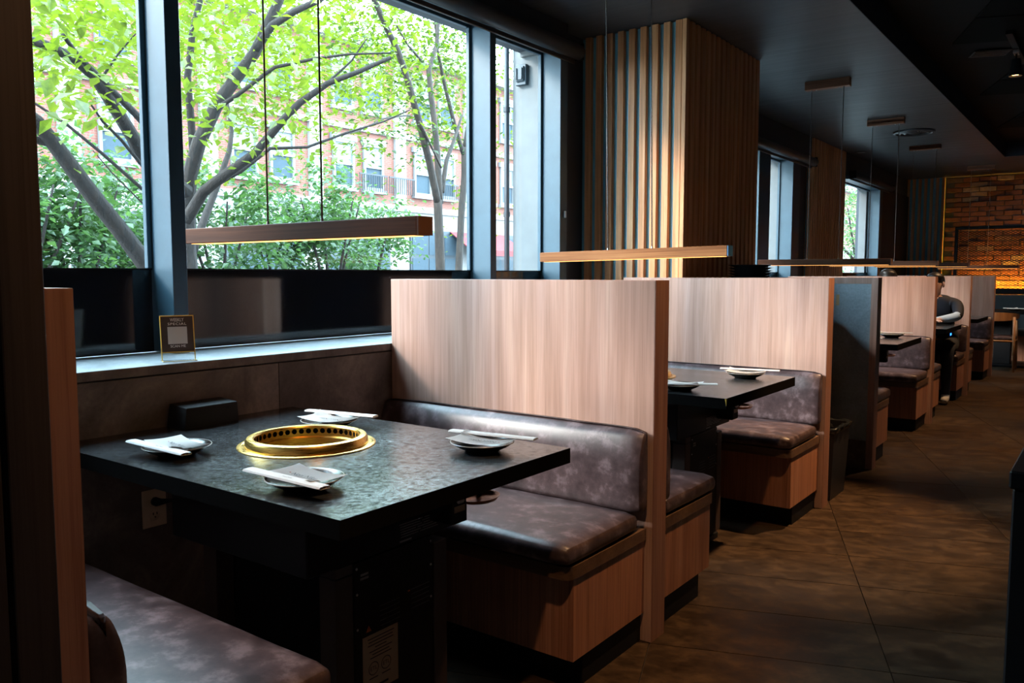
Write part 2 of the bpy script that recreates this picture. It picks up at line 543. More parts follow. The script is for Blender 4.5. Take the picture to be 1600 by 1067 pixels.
def facade_brick():
    m, nt, b = new_mat('street_brick')
    v = coords(nt, (1, 1, 1))
    sw = nt.nodes.new('ShaderNodeSeparateXYZ'); nt.links.new(v, sw.inputs[0])
    cb = nt.nodes.new('ShaderNodeCombineXYZ')
    nt.links.new(sw.outputs[1], cb.inputs[0]); nt.links.new(sw.outputs[2], cb.inputs[1])
    br = N(nt, 'TexBrick', Scale=1.0)
    br.inputs['Color1'].default_value = (0.135, 0.038, 0.025, 1)
    br.inputs['Color2'].default_value = (0.165, 0.050, 0.033, 1)
    br.inputs['Mortar'].default_value = (0.14, 0.085, 0.065, 1)
    br.inputs['Mortar Size'].default_value = 0.008
    br.inputs['Brick Width'].default_value = 0.22
    br.inputs['Row Height'].default_value = 0.075
    nt.links.new(cb.outputs[0], br.inputs['Vector'])
    nt.links.new(br.outputs[0], b.inputs['Base Color'])
    b.inputs['Roughness'].default_value = 0.85
    return m
M['facade_brick'] = facade_brick()
M['limestone'] = plain('pale_limestone', (0.20, 0.18, 0.168), 0.8, var=0.1)
M['pier_stone'] = plain('white_pier_stone', (0.15, 0.152, 0.150), 0.8, var=0.08, bumps=0.1, bscale=30)
M['white_frame'] = plain('white_window_frame', (0.16, 0.16, 0.16), 0.5)
M['ext_pane'] = plain('reflecting_pane', (0.035, 0.05, 0.062), 0.5, spec=0.1)
M['blind_white'] = plain('white_window_shade', (0.12, 0.125, 0.13), 0.7)
M['storefront'] = plain('storefront_frame', (0.012, 0.018, 0.024), 0.5)
M['awning'] = plain('red_awning', (0.14, 0.010, 0.012), 0.7)
M['rail'] = plain('dark_railing', (0.014, 0.015, 0.02), 0.5)
M['asphalt'] = plain('street_asphalt', (0.04, 0.04, 0.04), 0.9, var=0.15)
M['sidewalk'] = plain('sidewalk_concrete', (0.12, 0.117, 0.113), 0.9, var=0.08)
M['pipe'] = plain('grey_downpipe', (0.02, 0.027, 0.035), 0.5)
M['jbox'] = plain('grey_box', (0.045, 0.06, 0.072), 0.5)

def int_brick():
    m, nt, b = new_mat('reclaimed_brick')
    oi = nt.nodes.new('ShaderNodeObjectInfo')
    base = ramp(nt, oi.outputs['Random'], [(0.0, (0.10, 0.045, 0.035)), (0.45, (0.16, 0.065, 0.045)), (0.75, (0.20, 0.085, 0.055)), (0.9, (0.12, 0.09, 0.085)), (1.0, (0.30, 0.24, 0.21))])
    v = coords(nt, (1, 1, 1), 9.0)
    a = noise_tex(nt, v, 14, 5, 0.7)
    col = mix_col(nt, 1.0, base, ramp(nt, a, [(0.3, (0.7, 0.7, 0.7)), (0.6, (1.05, 1.05, 1.05)), (0.8, (1.5, 1.45, 1.4))]), 'MULTIPLY')
    nt.links.new(col, b.inputs['Base Color'])
    b.inputs['Roughness'].default_value = 0.9
    bump(nt, b, a, 0.4, 0.01)
    return m
M['brick'] = int_brick()
M['mortar'] = plain('dark_mortar', (0.09, 0.075, 0.068), 0.9, var=0.15)
M['skin'] = plain('skin', (0.50, 0.29, 0.21), 0.5)
M['hair'] = plain('black_hair', (0.012, 0.010, 0.009), 0.45)
M['navy'] = plain('navy_cloth', (0.006, 0.008, 0.016), 0.8)
M['jeans'] = plain('dark_trousers', (0.018, 0.020, 0.028), 0.85)
M['pale_blue'] = plain('pale_blue_cloth', (0.34, 0.42, 0.50), 0.8)
M['shoe'] = plain('white_shoe', (0.6, 0.58, 0.56), 0.6)
M['grey_cloth'] = plain('grey_cloth', (0.08, 0.08, 0.09), 0.8)
M['eye'] = plain('eye_white', (0.8, 0.8, 0.8), 0.3)
M['bin'] = plain('black_bin_plastic', (0.014, 0.014, 0.015), 0.4)
M['liner'] = plain('black_bin_liner', (0.012, 0.014, 0.016), 0.18)
M['tan_tag'] = plain('tan_tag', (0.55, 0.38, 0.18), 0.6)
M['grey_upholstery'] = plain('grey_upholstery', (0.05, 0.06, 0.065), 0.7)
# ------------------------------------------------------------------ the room shell
ZC = 2.716            # soffit ceiling
ZR = 2.88             # raised ceiling over the aisle
XE = -1.215           # aisle end of the booth dividers
XW = -2.42            # face of the window ledge
ANG = math.radians(20.6)
def struct(o, label=None):
    o['kind'] = 'structure'
    if label: o['label'] = label
    return o

# floor: slab with rotated tiles
floor = struct(box('floor', -3.0, 3.2, -2.5, 14.5, -0.12, -0.006, M['grout']), 'dark brown tiled restaurant floor')
TW, TL = 0.748, 0.3695
bm = bmesh.new()
bm_box(bm, -TW / 2 + 0.0018, TW / 2 - 0.0018, -TL / 2 + 0.0018, TL / 2 - 0.0018, 0, 0.0105)
tile_me = bpy.data.meshes.new('tile'); bm.to_mesh(tile_me); bm.free(); tile_me.materials.append(M['tile'])
nx, ny = math.cos(ANG), math.sin(ANG)         # across-joint direction
tx, ty = math.sin(ANG), -math.cos(ANG)        # along-joint direction
fl_o = floor.location
for i in range(-8, 14):
    for j in range(-48, 8):
        n_ = 0.461 + (i + 0.5) * TW
        t_ = -2.70 + (j + 0.5) * TL
        x = nx * n_ + tx * t_; y = ny * n_ + ty * t_
        if -1.75 < x < 1.15 and 0.2 < y < 14.1:
            inst('tile', tile_me, floor, (x - fl_o.x, y - fl_o.y, -0.0105 - fl_o.z), (0, 0, ANG))
for (x0, x1, y0, y1) in ((-3.0, -1.35, -2.4, 14.3),):
    box('floor_underlay', x0 - fl_o.x, x1 - fl_o.x, y0 - fl_o.y, y1 - fl_o.y, -0.008 - fl_o.z, -0.004 - fl_o.z, M['grout'], floor)

# ceiling
bm = bmesh.new()
bm_box(bm, -2.857, -1.255, -2.5, 14.3, ZC, 3.2)
bm_box(bm, -1.255, 3.2, 12.15, 14.3, ZC, 3.2)
ceil = struct(from_bm('ceiling', bm, M['ceiling']), 'dark painted low ceiling over the booths')
box('soffit_face', -1.2545, -1.2505, -2.4, 12.15, ZC + 0.0, ZR, M['soffit_face'], ceil)
box('soffit_face', -1.25, 3.1, 12.145, 12.149, ZC + 0.0, ZR, M['soffit_face'], ceil)
raised = struct(box('ceiling_raised', -1.25, 3.2, -2.5, 12.145, ZR + 0.004, 3.2, M['ceil_grid']), 'black tiled raised ceiling above the aisle')
CT = 0.645
bm = bmesh.new(); bm_box(bm, -CT / 2 + 0.012, CT / 2 - 0.012, -CT / 2 + 0.012, CT / 2 - 0.012, 0, 0.012)
ct_me = bpy.data.meshes.new('ceiling_tile'); bm.to_mesh(ct_me); bm.free(); ct_me.materials.append(M['ceil_black'])
bm = bmesh.new(); bm_box(bm, -CT / 2 + 0.012, CT / 2 - 0.012, -CT / 2 + 0.012, CT / 2 - 0.012, 0, 0.012)
ctl_me = bpy.data.meshes.new('ceiling_tile'); bm.to_mesh(ctl_me); bm.free(); ctl_me.materials.append(M['ceil_light_tile'])
ro = raised.location
n0 = 1.468 * (ZR - CAMZ) / (3.0 - CAMZ)
for i in range(-6, 8):
    for j in range(-26, 4):
        n_ = n0 + (i + 0.5) * CT
        t_ = -6.66 + (j + 0.5) * CT
        x = nx * n_ + tx * t_; y = ny * n_ + ty * t_
        if -0.86 < x < 1.3 and 3.2 < y < 11.7:
            light = abs(x + 0.93) < 0.3 and abs(y - 7.1) < 0.33
            inst('ceiling_tile', ctl_me if light else ct_me, raised, (x - ro.x, y - ro.y, ZR - 0.006 - ro.z), (0, 0, ANG))
vent = thing('ceiling_vent', 'dark slotted vent set in the raised black ceiling', 'vent', (-0.86, 7.12, ZR - 0.012), ANG)
box('vent_frame', -0.125, 0.125, -0.09, 0.09, 0, 0.005, M['wall_dark'], vent, 0.002)
for k in range(4): box('vent_slat', -0.11, 0.11, -0.07 + k * 0.04, -0.055 + k * 0.04, -0.005, 0.0, M['brown_leg'], vent)

# outer walls
struct(box('wall_right', 3.2, 3.35, -2.5, 14.5, 0, 3.2, M['wall_dark']), 'dark wall on the far side of the aisle')
struct(box('wall_front', -3.0, 3.35, -2.65, -2.5, 0, 3.2, M['wall_dark']), 'dark wall behind the viewer')
struct(box('roof_slab', -3.15, 3.35, -2.65, 14.65, 3.2, 3.5, M['wall_dark']), 'building slab above the ceiling')

# window wall: masonry shell
bm = bmesh.new()
for (y0, y1, z0, z1) in ((-2.5, 0.47, 0, 3.2), (0.47, 4.30, 0, 0.955), (0.47, 4.30, 2.60, 3.2), (4.30, 5.72, 0, 3.2),
                         (5.72, 8.66, 0, 0.955), (5.72, 8.66, 2.44, 3.2), (8.66, 10.5, 0, 3.2),
                         (10.5, 12.3, 0, 0.955), (10.5, 12.3, 2.44, 3.2), (12.3, 14.5, 0, 3.2)):
    bm_box(bm, -3.05, -2.86, y0, y1, z0, z1)
wall_left = struct(from_bm('wall_left', bm, M['header']), 'window wall of the restaurant')
for (y0, y1, z0) in ((0.47, 4.215, 2.60), (5.72, 9.16, 2.44), (10.5, 14.2, 2.44)):
    box('header_board', -2.858, -2.705 if y0 < 5 else -2.755, y0 + 0.002, y1, z0, ZC - 0.002, M['header'], wall_left)
box('jamb_infill', -2.858, -2.80, 4.22, 4.54, 0.96, ZC - 0.002, M['header'], wall_left)
box('jamb_infill', -2.858, -2.80, 8.67, 9.15, 0.96, 2.438, M['header'], wall_left)
box('jamb_infill', -2.858, -2.72, 12.35, 14.08, 0.96, 2.438, M['wall_dark'], wall_left)

# ledge below the windows: clad front panels and a worktop
def ledge(i, y0, y1, seams, label):
    body = struct(box('trim_%d' % i, -2.858, XW - 0.012, y0, y1, 0, 0.925, M['wall_dark']), label)
    lo = body.location
    ys = [y0] + seams + [y1]
    for a, b in zip(ys, ys[1:]):
        box('front_panel', XW - 0.012 - lo.x, XW - lo.x, a + 0.0015 - lo.y, b - 0.0015 - lo.y, 0.0, 0.921, M['concrete'], body)
    box('ledge_top', -2.858 - lo.x, XW - lo.x, y0 - lo.y, y1 - lo.y, 0.9265, 0.955, M['ledge_top'], body, 0.0012)
    box('ledge_edge', XW - lo.x, XW + 0.0012 - lo.x, y0 - lo.y, y1 - lo.y, 0.9265, 0.954, M['concrete'], body)
    return body
ledge(1, 0.60, 4.50, [1.86, 3.10], 'mottled brown window ledge behind the nearest two booths')
ledge(2, 5.725, 9.15, [7.5], 'mottled brown window ledge behind the middle booths')
ledge(3, 10.52, 14.05, [12.5], 'mottled brown window ledge behind the farthest booths')

# windows
def window(i, label, mullions, y0, y1, ztop, zbot=1.261, zl=0.957):
    w = struct(empty('window_%d' % i, (-2.84, (y0 + y1) / 2, zl)), label)
    cx, cy, cz = w.location
    def b(name, x0, x1, ya, yb, za, zb, mat, bev=0.0):
        return box(name, x0 - cx, x1 - cx, ya - cy, yb - cy, za - cz, zb - cz, mat, w, bev)
    for (a, c) in mullions:
        b('mullion', -2.855, -2.705, a, c, zl, ztop, M['mullion'], 0.0015)
    b('head', -2.855, -2.705, y0, y1, ztop + 0.0005, ztop + 0.042, M['mullion'])
    edges = [y0] + [v for m_ in mullions for v in m_] + ([y1] if mullions[-1][1] < y1 - 0.01 else [])
    for a, c in zip(edges[0::2], edges[1::2]):
        if c - a < 0.05: continue
        b('spandrel', -2.852, -2.842, a + 0.001, c - 0.001, zl, zbot - 0.006, M['black_gloss'])
        b('sill_rail', -2.855, -2.836, a + 0.001, c - 0.001, zbot - 0.006, zbot, M['black'])
        p = b('pane', -2.852, -2.846, a + 0.018, c - 0.018, zbot, ztop - 0.018, M['glass'])
        bm = bmesh.new()
        po = p.location + w.location
        for (ya, yb, za, zb) in ((a + 0.001, a + 0.019, zbot, ztop - 0.001), (c - 0.019, c - 0.001, zbot, ztop - 0.001),
                                 (a + 0.0195, c - 0.0195, ztop - 0.019, ztop - 0.001)):
            bm_box(bm, -2.855 - po.x, -2.832 - po.x, ya - po.y, yb - po.y, za - po.z, zb - po.z, 0.002)
        from_bm('pane_frame', bm, M['mullion'], p)
    return w
w1 = window(1, 'large street window beside the nearest booths with dark lower panel', [(1.633, 1.690), (3.465, 3.516), (4.138, 4.214)], 0.475, 4.214, 2.556)
w2 = window(2, 'street window beyond the first slatted column', [(7.46, 7.76), (8.42, 8.655)], 5.725, 8.655, 2.39)
w3 = window(3, 'farthest street window beyond the second slatted column', [(12.13, 12.29)], 10.52, 12.29, 2.39)
cl = box('blind_cleat', 0.136, 0.15, 4.17 - w1.location.y, 4.19 - w1.location.y, 0.62, 0.66, M['vent_slot'], w1, 0.004)

# roller blinds
def blind(y0, y1, z, label):
    t = thing('roller_blind', label, 'blind', (-2.655, (y0 + y1) / 2, z), 0, 'roller blinds above the windows')
    h = (y1 - y0) / 2
    tube('roll', [(0, -h, 0), (0, h, 0)], 0.043, M['blind'], t, 24)
    box('hem_bar', -0.038, -0.026, -h, h, -0.062, -0.036, M['blind'], t, 0.003)
    for s in (-1, 1):
        box('bracket', -0.05, 0.03, s * (h + 0.004) - 0.003, s * (h + 0.004) + 0.003, -0.045, 0.05, M['black'], t)
blind(0.62, 4.26, 2.552, 'rolled up black blind above the large window of the nearest booths')
blind(5.76, 8.95, 2.415, 'rolled up black blind above the window past the first slatted column')
blind(10.54, 12.6, 2.44, 'rolled up black blind above the farthest window')

# slatted columns
bm = bmesh.new(); bm_box(bm, -0.0225, 0.0225, -0.0165, 0.0165, 0, 1.0)
slat_me = bpy.data.meshes.new('slat'); bm.to_mesh(slat_me); bm.free(); slat_me.materials.append(M['oak'])
def slats(parent, mat_name, items, z0, z1, depth=0.033, width=0.045):
    """items: (x, y, facing) centres in parent space; facing 'y' or 'x'"""
    bm = bmesh.new(); bm_box(bm, -width / 2, width / 2, -depth / 2, depth / 2, 0, z1 - z0, 0.0015)
    me = bpy.data.meshes.new('slat'); bm.to_mesh(me); bm.free(); me.materials.append(M[mat_name])
    for (x, y, f) in items:
        inst('slat', me, parent, (x, y, z0), (0, 0, math.pi / 2 if f == 'x' else 0))
c1 = thing('slatted_column', 'wide column clad in vertical oak slats between the first two windows', 'column', (-2.49, 5.12, 0), 0, 'slatted columns')
box('core', -0.36, 0.38, -0.577, 0.58, 0, ZC - 0.003, M['teal'], c1)
items = [(-2.8215 + k * 0.0765 + 2.49, 4.5275 - 5.12, 'y') for k in range(10)]
slats(c1, 'oak', items, 0.003, ZC - 0.004, 0.030, 0.042)
slats(c1, 'oak', [(-2.096 + 2.49, 4.5335 + k * 0.0767 - 5.12, 'x') for k in range(16)], 0.003, ZC - 0.004, 0.026, 0.047)
c2 = thing('slatted_column', 'shallow column clad in vertical oak slats beside the middle booths', 'column', (-2.81, 9.85, 0), 0, 'slatted columns')
box('core', -0.045, 0.045, -0.65, 0.65, 0, ZC - 0.003, M['teal'], c2)
slats(c2, 'oak', [(0.0575, -0.628 + k * 0.0837, 'x') for k in range(16)], 0.003, ZC - 0.004, 0.025, 0.047)
slats(c2, 'oak', [(-0.02, -0.667, 'y'), (0.045, -0.667, 'y')], 0.957, 2.43, 0.03, 0.044)
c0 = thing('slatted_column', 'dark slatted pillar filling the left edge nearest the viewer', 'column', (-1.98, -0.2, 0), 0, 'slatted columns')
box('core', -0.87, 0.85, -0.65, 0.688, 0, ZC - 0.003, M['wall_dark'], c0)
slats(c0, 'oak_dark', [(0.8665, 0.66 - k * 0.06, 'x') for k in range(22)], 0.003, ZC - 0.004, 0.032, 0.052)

# back wall: reclaimed bricks, slatted panel, lit mesh screen
wb = struct(box('wall_back', -3.0, 3.2, 14.30, 14.5, 0, 3.2, M['mortar']), 'reclaimed brick wall at the far end')
BW, BH = 0.225, 0.074
bm = bmesh.new(); bm_box(bm, -BW / 2 + 0.006, BW / 2 - 0.006, -0.012, 0.012, 0, BH - 0.011, 0.003)
br_me = bpy.data.meshes.new('brick'); bm.to_mesh(br_me); bm.free(); br_me.materials.append(M['brick'])
wo = wb.location
for r in range(25):
    z = 0.86 + r * BH
    if z + BH > ZC: break
    for c in range(11):
        x = -2.12 + c * BW + (BW / 2 if r % 2 else 0)
        if x > 0.1: continue
        o_ = inst('brick', br_me, wb, (x - wo.x, 14.288 - wo.y - random.uniform(-0.003, 0.004), z - wo.z), (0, 0, random.uniform(-0.01, 0.01)))
sp = thing('slatted_wall_panel', 'dark slatted wall panel left of the brick wall at the far end', 'wall panel', (-2.54, 14.2, 0))
box('backing', -0.32, 0.30, -0.02, 0.08, 0.0, ZC - 0.003, M['teal'], sp)
slats(sp, 'oak', [(-0.285 + k * 0.082, -0.037, 'y') for k in range(8)], 0.003, ZC - 0.004, 0.033, 0.04)

scr = thing('mesh_screen', 'black framed metal mesh screen with amber light glowing behind it', 'screen', (-0.95, 14.115, 0))
for (x0, x1, z0, z1) in ((-1.11, 1.11, 1.91, 1.955), (-1.11, 1.11, 0.955, 1.03), (-1.11, -1.065, 1.03, 1.91), (1.065, 1.11, 1.03, 1.91)):
    box('frame_bar', x0, x1, -0.02, 0.03, z0, z1, M['black'], scr, 0.002)
V, F = [], []
def wire(a, b, w=0.0035):
    d = Vector((b[0] - a[0], 0, b[1] - a[1])); 
    if d.length < 1e-6: return
    n_ = Vector((-d.z, 0, d.x)).normalized() * w
    i0 = len(V)
    for p, s in ((a, 1), (a, -1), (b, -1), (b, 1)): V.append((p[0] + n_.x * s, 0.0, p[1] + n_.z * s))
    for p, s in ((a, 1), (a, -1), (b, -1), (b, 1)): V.append((p[0] + n_.x * s, 0.006, p[1] + n_.z * s))
    F.extend([(i0, i0 + 1, i0 + 2, i0 + 3), (i0 + 7, i0 + 6, i0 + 5, i0 + 4), (i0, i0 + 3, i0 + 7, i0 + 4), (i0 + 1, i0 + 5, i0 + 6, i0 + 2)])
dx, dz = 0.062, 0.034
nxm, nzm = int(2.13 / dx), int(0.91 / dz)
for i in range(nxm):
    for j in range(nzm):
        x = -1.065 + i * dx; z = 1.0 + j * dz
        wire((x, z), (x + dx / 2, z + dz / 2)); wire((x + dx / 2, z + dz / 2), (x + dx, z))
        wire((x, z + dz), (x + dx / 2, z + dz / 2)); wire((x + dx / 2, z + dz / 2), (x + dx, z + dz))
tag(mesh_obj('wire_mesh', V, F, M['black'], scr), kind='stuff')
strip = box('light_strip', -0.90, 1.05, 0.040, 0.062, 0.962, 0.978, emit('amber_led', (1.0, 0.40, 0.025), 400.0), scr)
box('light_baffle', -1.08, 1.08, 0.031, 0.12, 0.945, 0.955, M['black'], scr)  # added baffle under the strip, stops amber light leaking onto the banquette
# ------------------------------------------------------------------ booth dividers
XMID = (XW + XE) / 2
HL = (XE - XW) / 2
def divider(y, th, label, end_band=True):
    t = thing('booth_divider', label, 'divider', (XMID, y + th / 2, 0), 0, 'booth dividers')
    box('panel', -HL + 0.001, HL - 0.0015, -th / 2, th / 2, 0, 1.2185, M['veneer'], t, 0.001)
    box('end_band', HL - 0.0015, HL, -th / 2 + 0.001, th / 2 - 0.001, 0.0, 1.219, M['veneer_end'], t)
    box('top_band', -HL + 0.001, HL - 0.0015, -th / 2 + 0.001, th / 2 - 0.001, 1.2187, 1.22, M['veneer'], t)
    return t
D0, D1, D2, D3, D4, D5, D6 = 0.494, 2.430, 4.406, 5.487, 7.463, 9.439, 11.415
divider(D0, 0.084, 'walnut divider end standing at the far left beside the dark pillar')
divider(D1, 0.100, 'tall walnut divider behind the nearest table, closest full panel to the viewer')
divider(D2, 0.100, 'walnut divider behind the second table, next to the black waste bin')
# divider with a grey panel set in a walnut frame
t = thing('booth_divider', 'divider with a grey concrete panel in a walnut frame past the waste bin', 'divider', (XMID, D3 + 0.05, 0), 0, 'booth dividers')
box('panel', -HL + 0.345, HL - 0.0015, -0.035, 0.05, 0, 1.2185, M['veneer'], t, 0.001)
box('stile', HL - 0.040, HL - 0.0015, -0.05, -0.0352, 0, 1.2185, M['veneer'], t)
box('top_rail', -HL + 0.345, HL - 0.041, -0.05, -0.0352, 1.18, 1.2185, M['veneer'], t)
box('inset_panel', -HL + 0.345, HL - 0.041, -0.042, -0.0352, 0.18, 1.179, M['concrete_blue'], t)
box('skirting_panel', -HL + 0.345, HL - 0.041, -0.044, -0.0352, 0.0, 0.178, M['concrete'], t)
box('end_band', HL - 0.0015, HL, -0.049, 0.049, 0.0, 1.219, M['veneer_end'], t)
box('paper_tag', HL - 0.253, HL - 0.233, -0.0445, -0.0422, 1.04, 1.11, M['tan_tag'], t)
divider(D4, 0.100, 'walnut divider behind the third table, hiding two seated diners')
divider(D5, 0.100, 'walnut divider right behind the diner in the navy top')
divider(D6, 0.100, 'farthest walnut divider, beside the wooden armchair')

# ------------------------------------------------------------------ booth benches (built facing -y, back at y = 0)
BH_ = 0.5885
def make_bench():
    t = empty('booth_bench')
    box('plinth', -BH_ + 0.01, BH_ - 0.012, -0.375, -0.002, 0, 0.098, M['plinth'], t)
    box('box_front', -BH_, BH_ - 0.019, -0.447, -0.428, 0.099, 0.352, M['bench_wood'], t)
    box('end_panel', BH_ - 0.0185, BH_, -0.447, -0.002, 0.099, 0.352, M['bench_wood'], t, 0.0008)
    box('end_panel', -BH_, -BH_ + 0.0185, -0.4275, -0.002, 0.099, 0.352, M['bench_wood'], t, 0.0008)
    box('base_board', -BH_ + 0.019, BH_ - 0.019, -0.427, -0.002, 0.099, 0.115, M['plinth'], t)
    # lip with rounded corners
    bm = bmesh.new()
    r, n = 0.035, 6
    x0, x1, y0, y1 = -BH_ - 0.006, BH_ + 0.006, -0.478, -0.002
    pts = [(x1, y1), (x0, y1)]
    for k in range(n + 1):
        a = math.pi + k * math.pi / 2 / n
        pts.append((x0 + r + r * math.cos(a), y0 + r + r * math.sin(a)))
    for k in range(n + 1):
        a = 1.5 * math.pi + k * math.pi / 2 / n
        pts.append((x1 - r + r * math.cos(a), y0 + r + r * math.sin(a)))
    lo_ = [bm.verts.new((x, y, 0)) for x, y in pts]; hi_ = [bm.verts.new((x, y, 0.04)) for x, y in pts]
    bm.faces.new(lo_[::-1]); bm.faces.new(hi_)
    for k in range(len(pts)):
        k2 = (k + 1) % len(pts)
        bm.faces.new((lo_[k], lo_[k2], hi_[k2], hi_[k]))
    from_bm('lip', bm, M['trim_wood'], t, True, (0, 0, 0.3525), 40)
    s_ = cushion('seat_cushion', -BH_ - 0.004, BH_ + 0.008, -0.495, -0.050, 0.393, 0.458, 0.028, 0.008, M['leather'], t, 'z', 14)
    zr = 0.0325
    tube('seam', [(-BH_ + 0.02, -0.21 + 0.004, 0.012), (BH_ - 0.02, -0.21 + 0.004, 0.012)], 0.0022, M['leather'], s_, 6)
    cushion('back_cushion', -BH_ - 0.012, BH_ + 0.016, -0.072, -0.003, 0.452, 0.728, 0.024, 0.004, M['leather'], t, 'z', 16, 0.034)
    return t
bench0 = make_bench()
def bench(y, facing, label, first=[True]):
    o = bench0 if first[0] else copy_tree(bench0)
    first[0] = False
    o.location = (-1.8315, y, 0)
    # a bench facing +y is the mirror image, so its flush end still meets the aisle
    if facing > 0:
        o.scale = (1, -1, 1)
    if label.startswith('bench end just behind'):      # shorter: the column stands in its corner
        o.location.x = -1.6565; o.scale.x = 0.70
    tag(o, label, 'bench', 'booth benches')
    return o
bench(D1, -1, 'brown leather bench at the far side of the nearest table')
bench(D0 + 0.084, 1, 'brown leather bench in the bottom left corner, near side of the nearest table')
bench(D1 + 0.1, 1, 'leather bench whose end juts out right behind the first full divider')
bench(D2, -1, 'brown leather bench at the far side of the second table')
bench(D3 + 0.1, 1, 'bench end just behind the divider with the grey panel')
bench(D4, -1, 'leather bench at the far side of the third table')
bench(D4 + 0.1, 1, 'bench end behind the third divider, in front of the seated diners')
bench(D5, -1, 'leather bench the two diners sit on')
bench(D5 + 0.1, 1, 'bench end behind the diners, near side of the last booth')
bench(D6, -1, 'farthest leather bench, against the last divider')

# ------------------------------------------------------------------ grill tables
def ring_with_holes(name, r, z0, z1, zc, hr, count, mat, parent, loc):
    bm = bmesh.new()
    m_ = 16
    for s in range(count):
        a0 = 2 * math.pi * s / count; da = 2 * math.pi / count; half = da / 2 * r
        rect = []; circ = []
        for k in range(m_):
            th = 2 * math.pi * k / m_ + math.pi / m_
            c, s_ = math.cos(th), math.sin(th)
            circ.append((hr * c, zc + hr * s_))
            up = (z1 - zc) if s_ > 0 else (zc - z0)
            tq = min(half / abs(c) if abs(c) > 1e-6 else 9e9, up / abs(s_) if abs(s_) > 1e-6 else 9e9)
            rect.append((tq * c, zc + tq * s_))
        def P(p): 
            a = a0 + p[0] / r
            return bm.verts.new((r * math.cos(a), r * math.sin(a), p[1]))
        R_ = [P(p) for p in rect]; C_ = [P(p) for p in circ]
        for k in range(m_):
            k2 = (k + 1) % m_
            bm.faces.new((R_[k], R_[k2], C_[k2], C_[k]))
        corners = [(-half, z0), (half, z0), (half, z1), (-half, z1)]
        for cx_, cz_ in corners:
            # fill the corner between its two neighbouring rect points
            ks = sorted(range(m_), key=lambda q: (rect[q][0] - cx_) ** 2 + (rect[q][1] - cz_) ** 2)[:2]
            bm.faces.new((R_[ks[0]], R_[ks[1]], P((cx_, cz_))))
    bmesh.ops.remove_doubles(bm, verts=bm.verts[:], dist=0.0003)
    return from_bm(name, bm, mat, parent, False, loc)
TH = 0.756
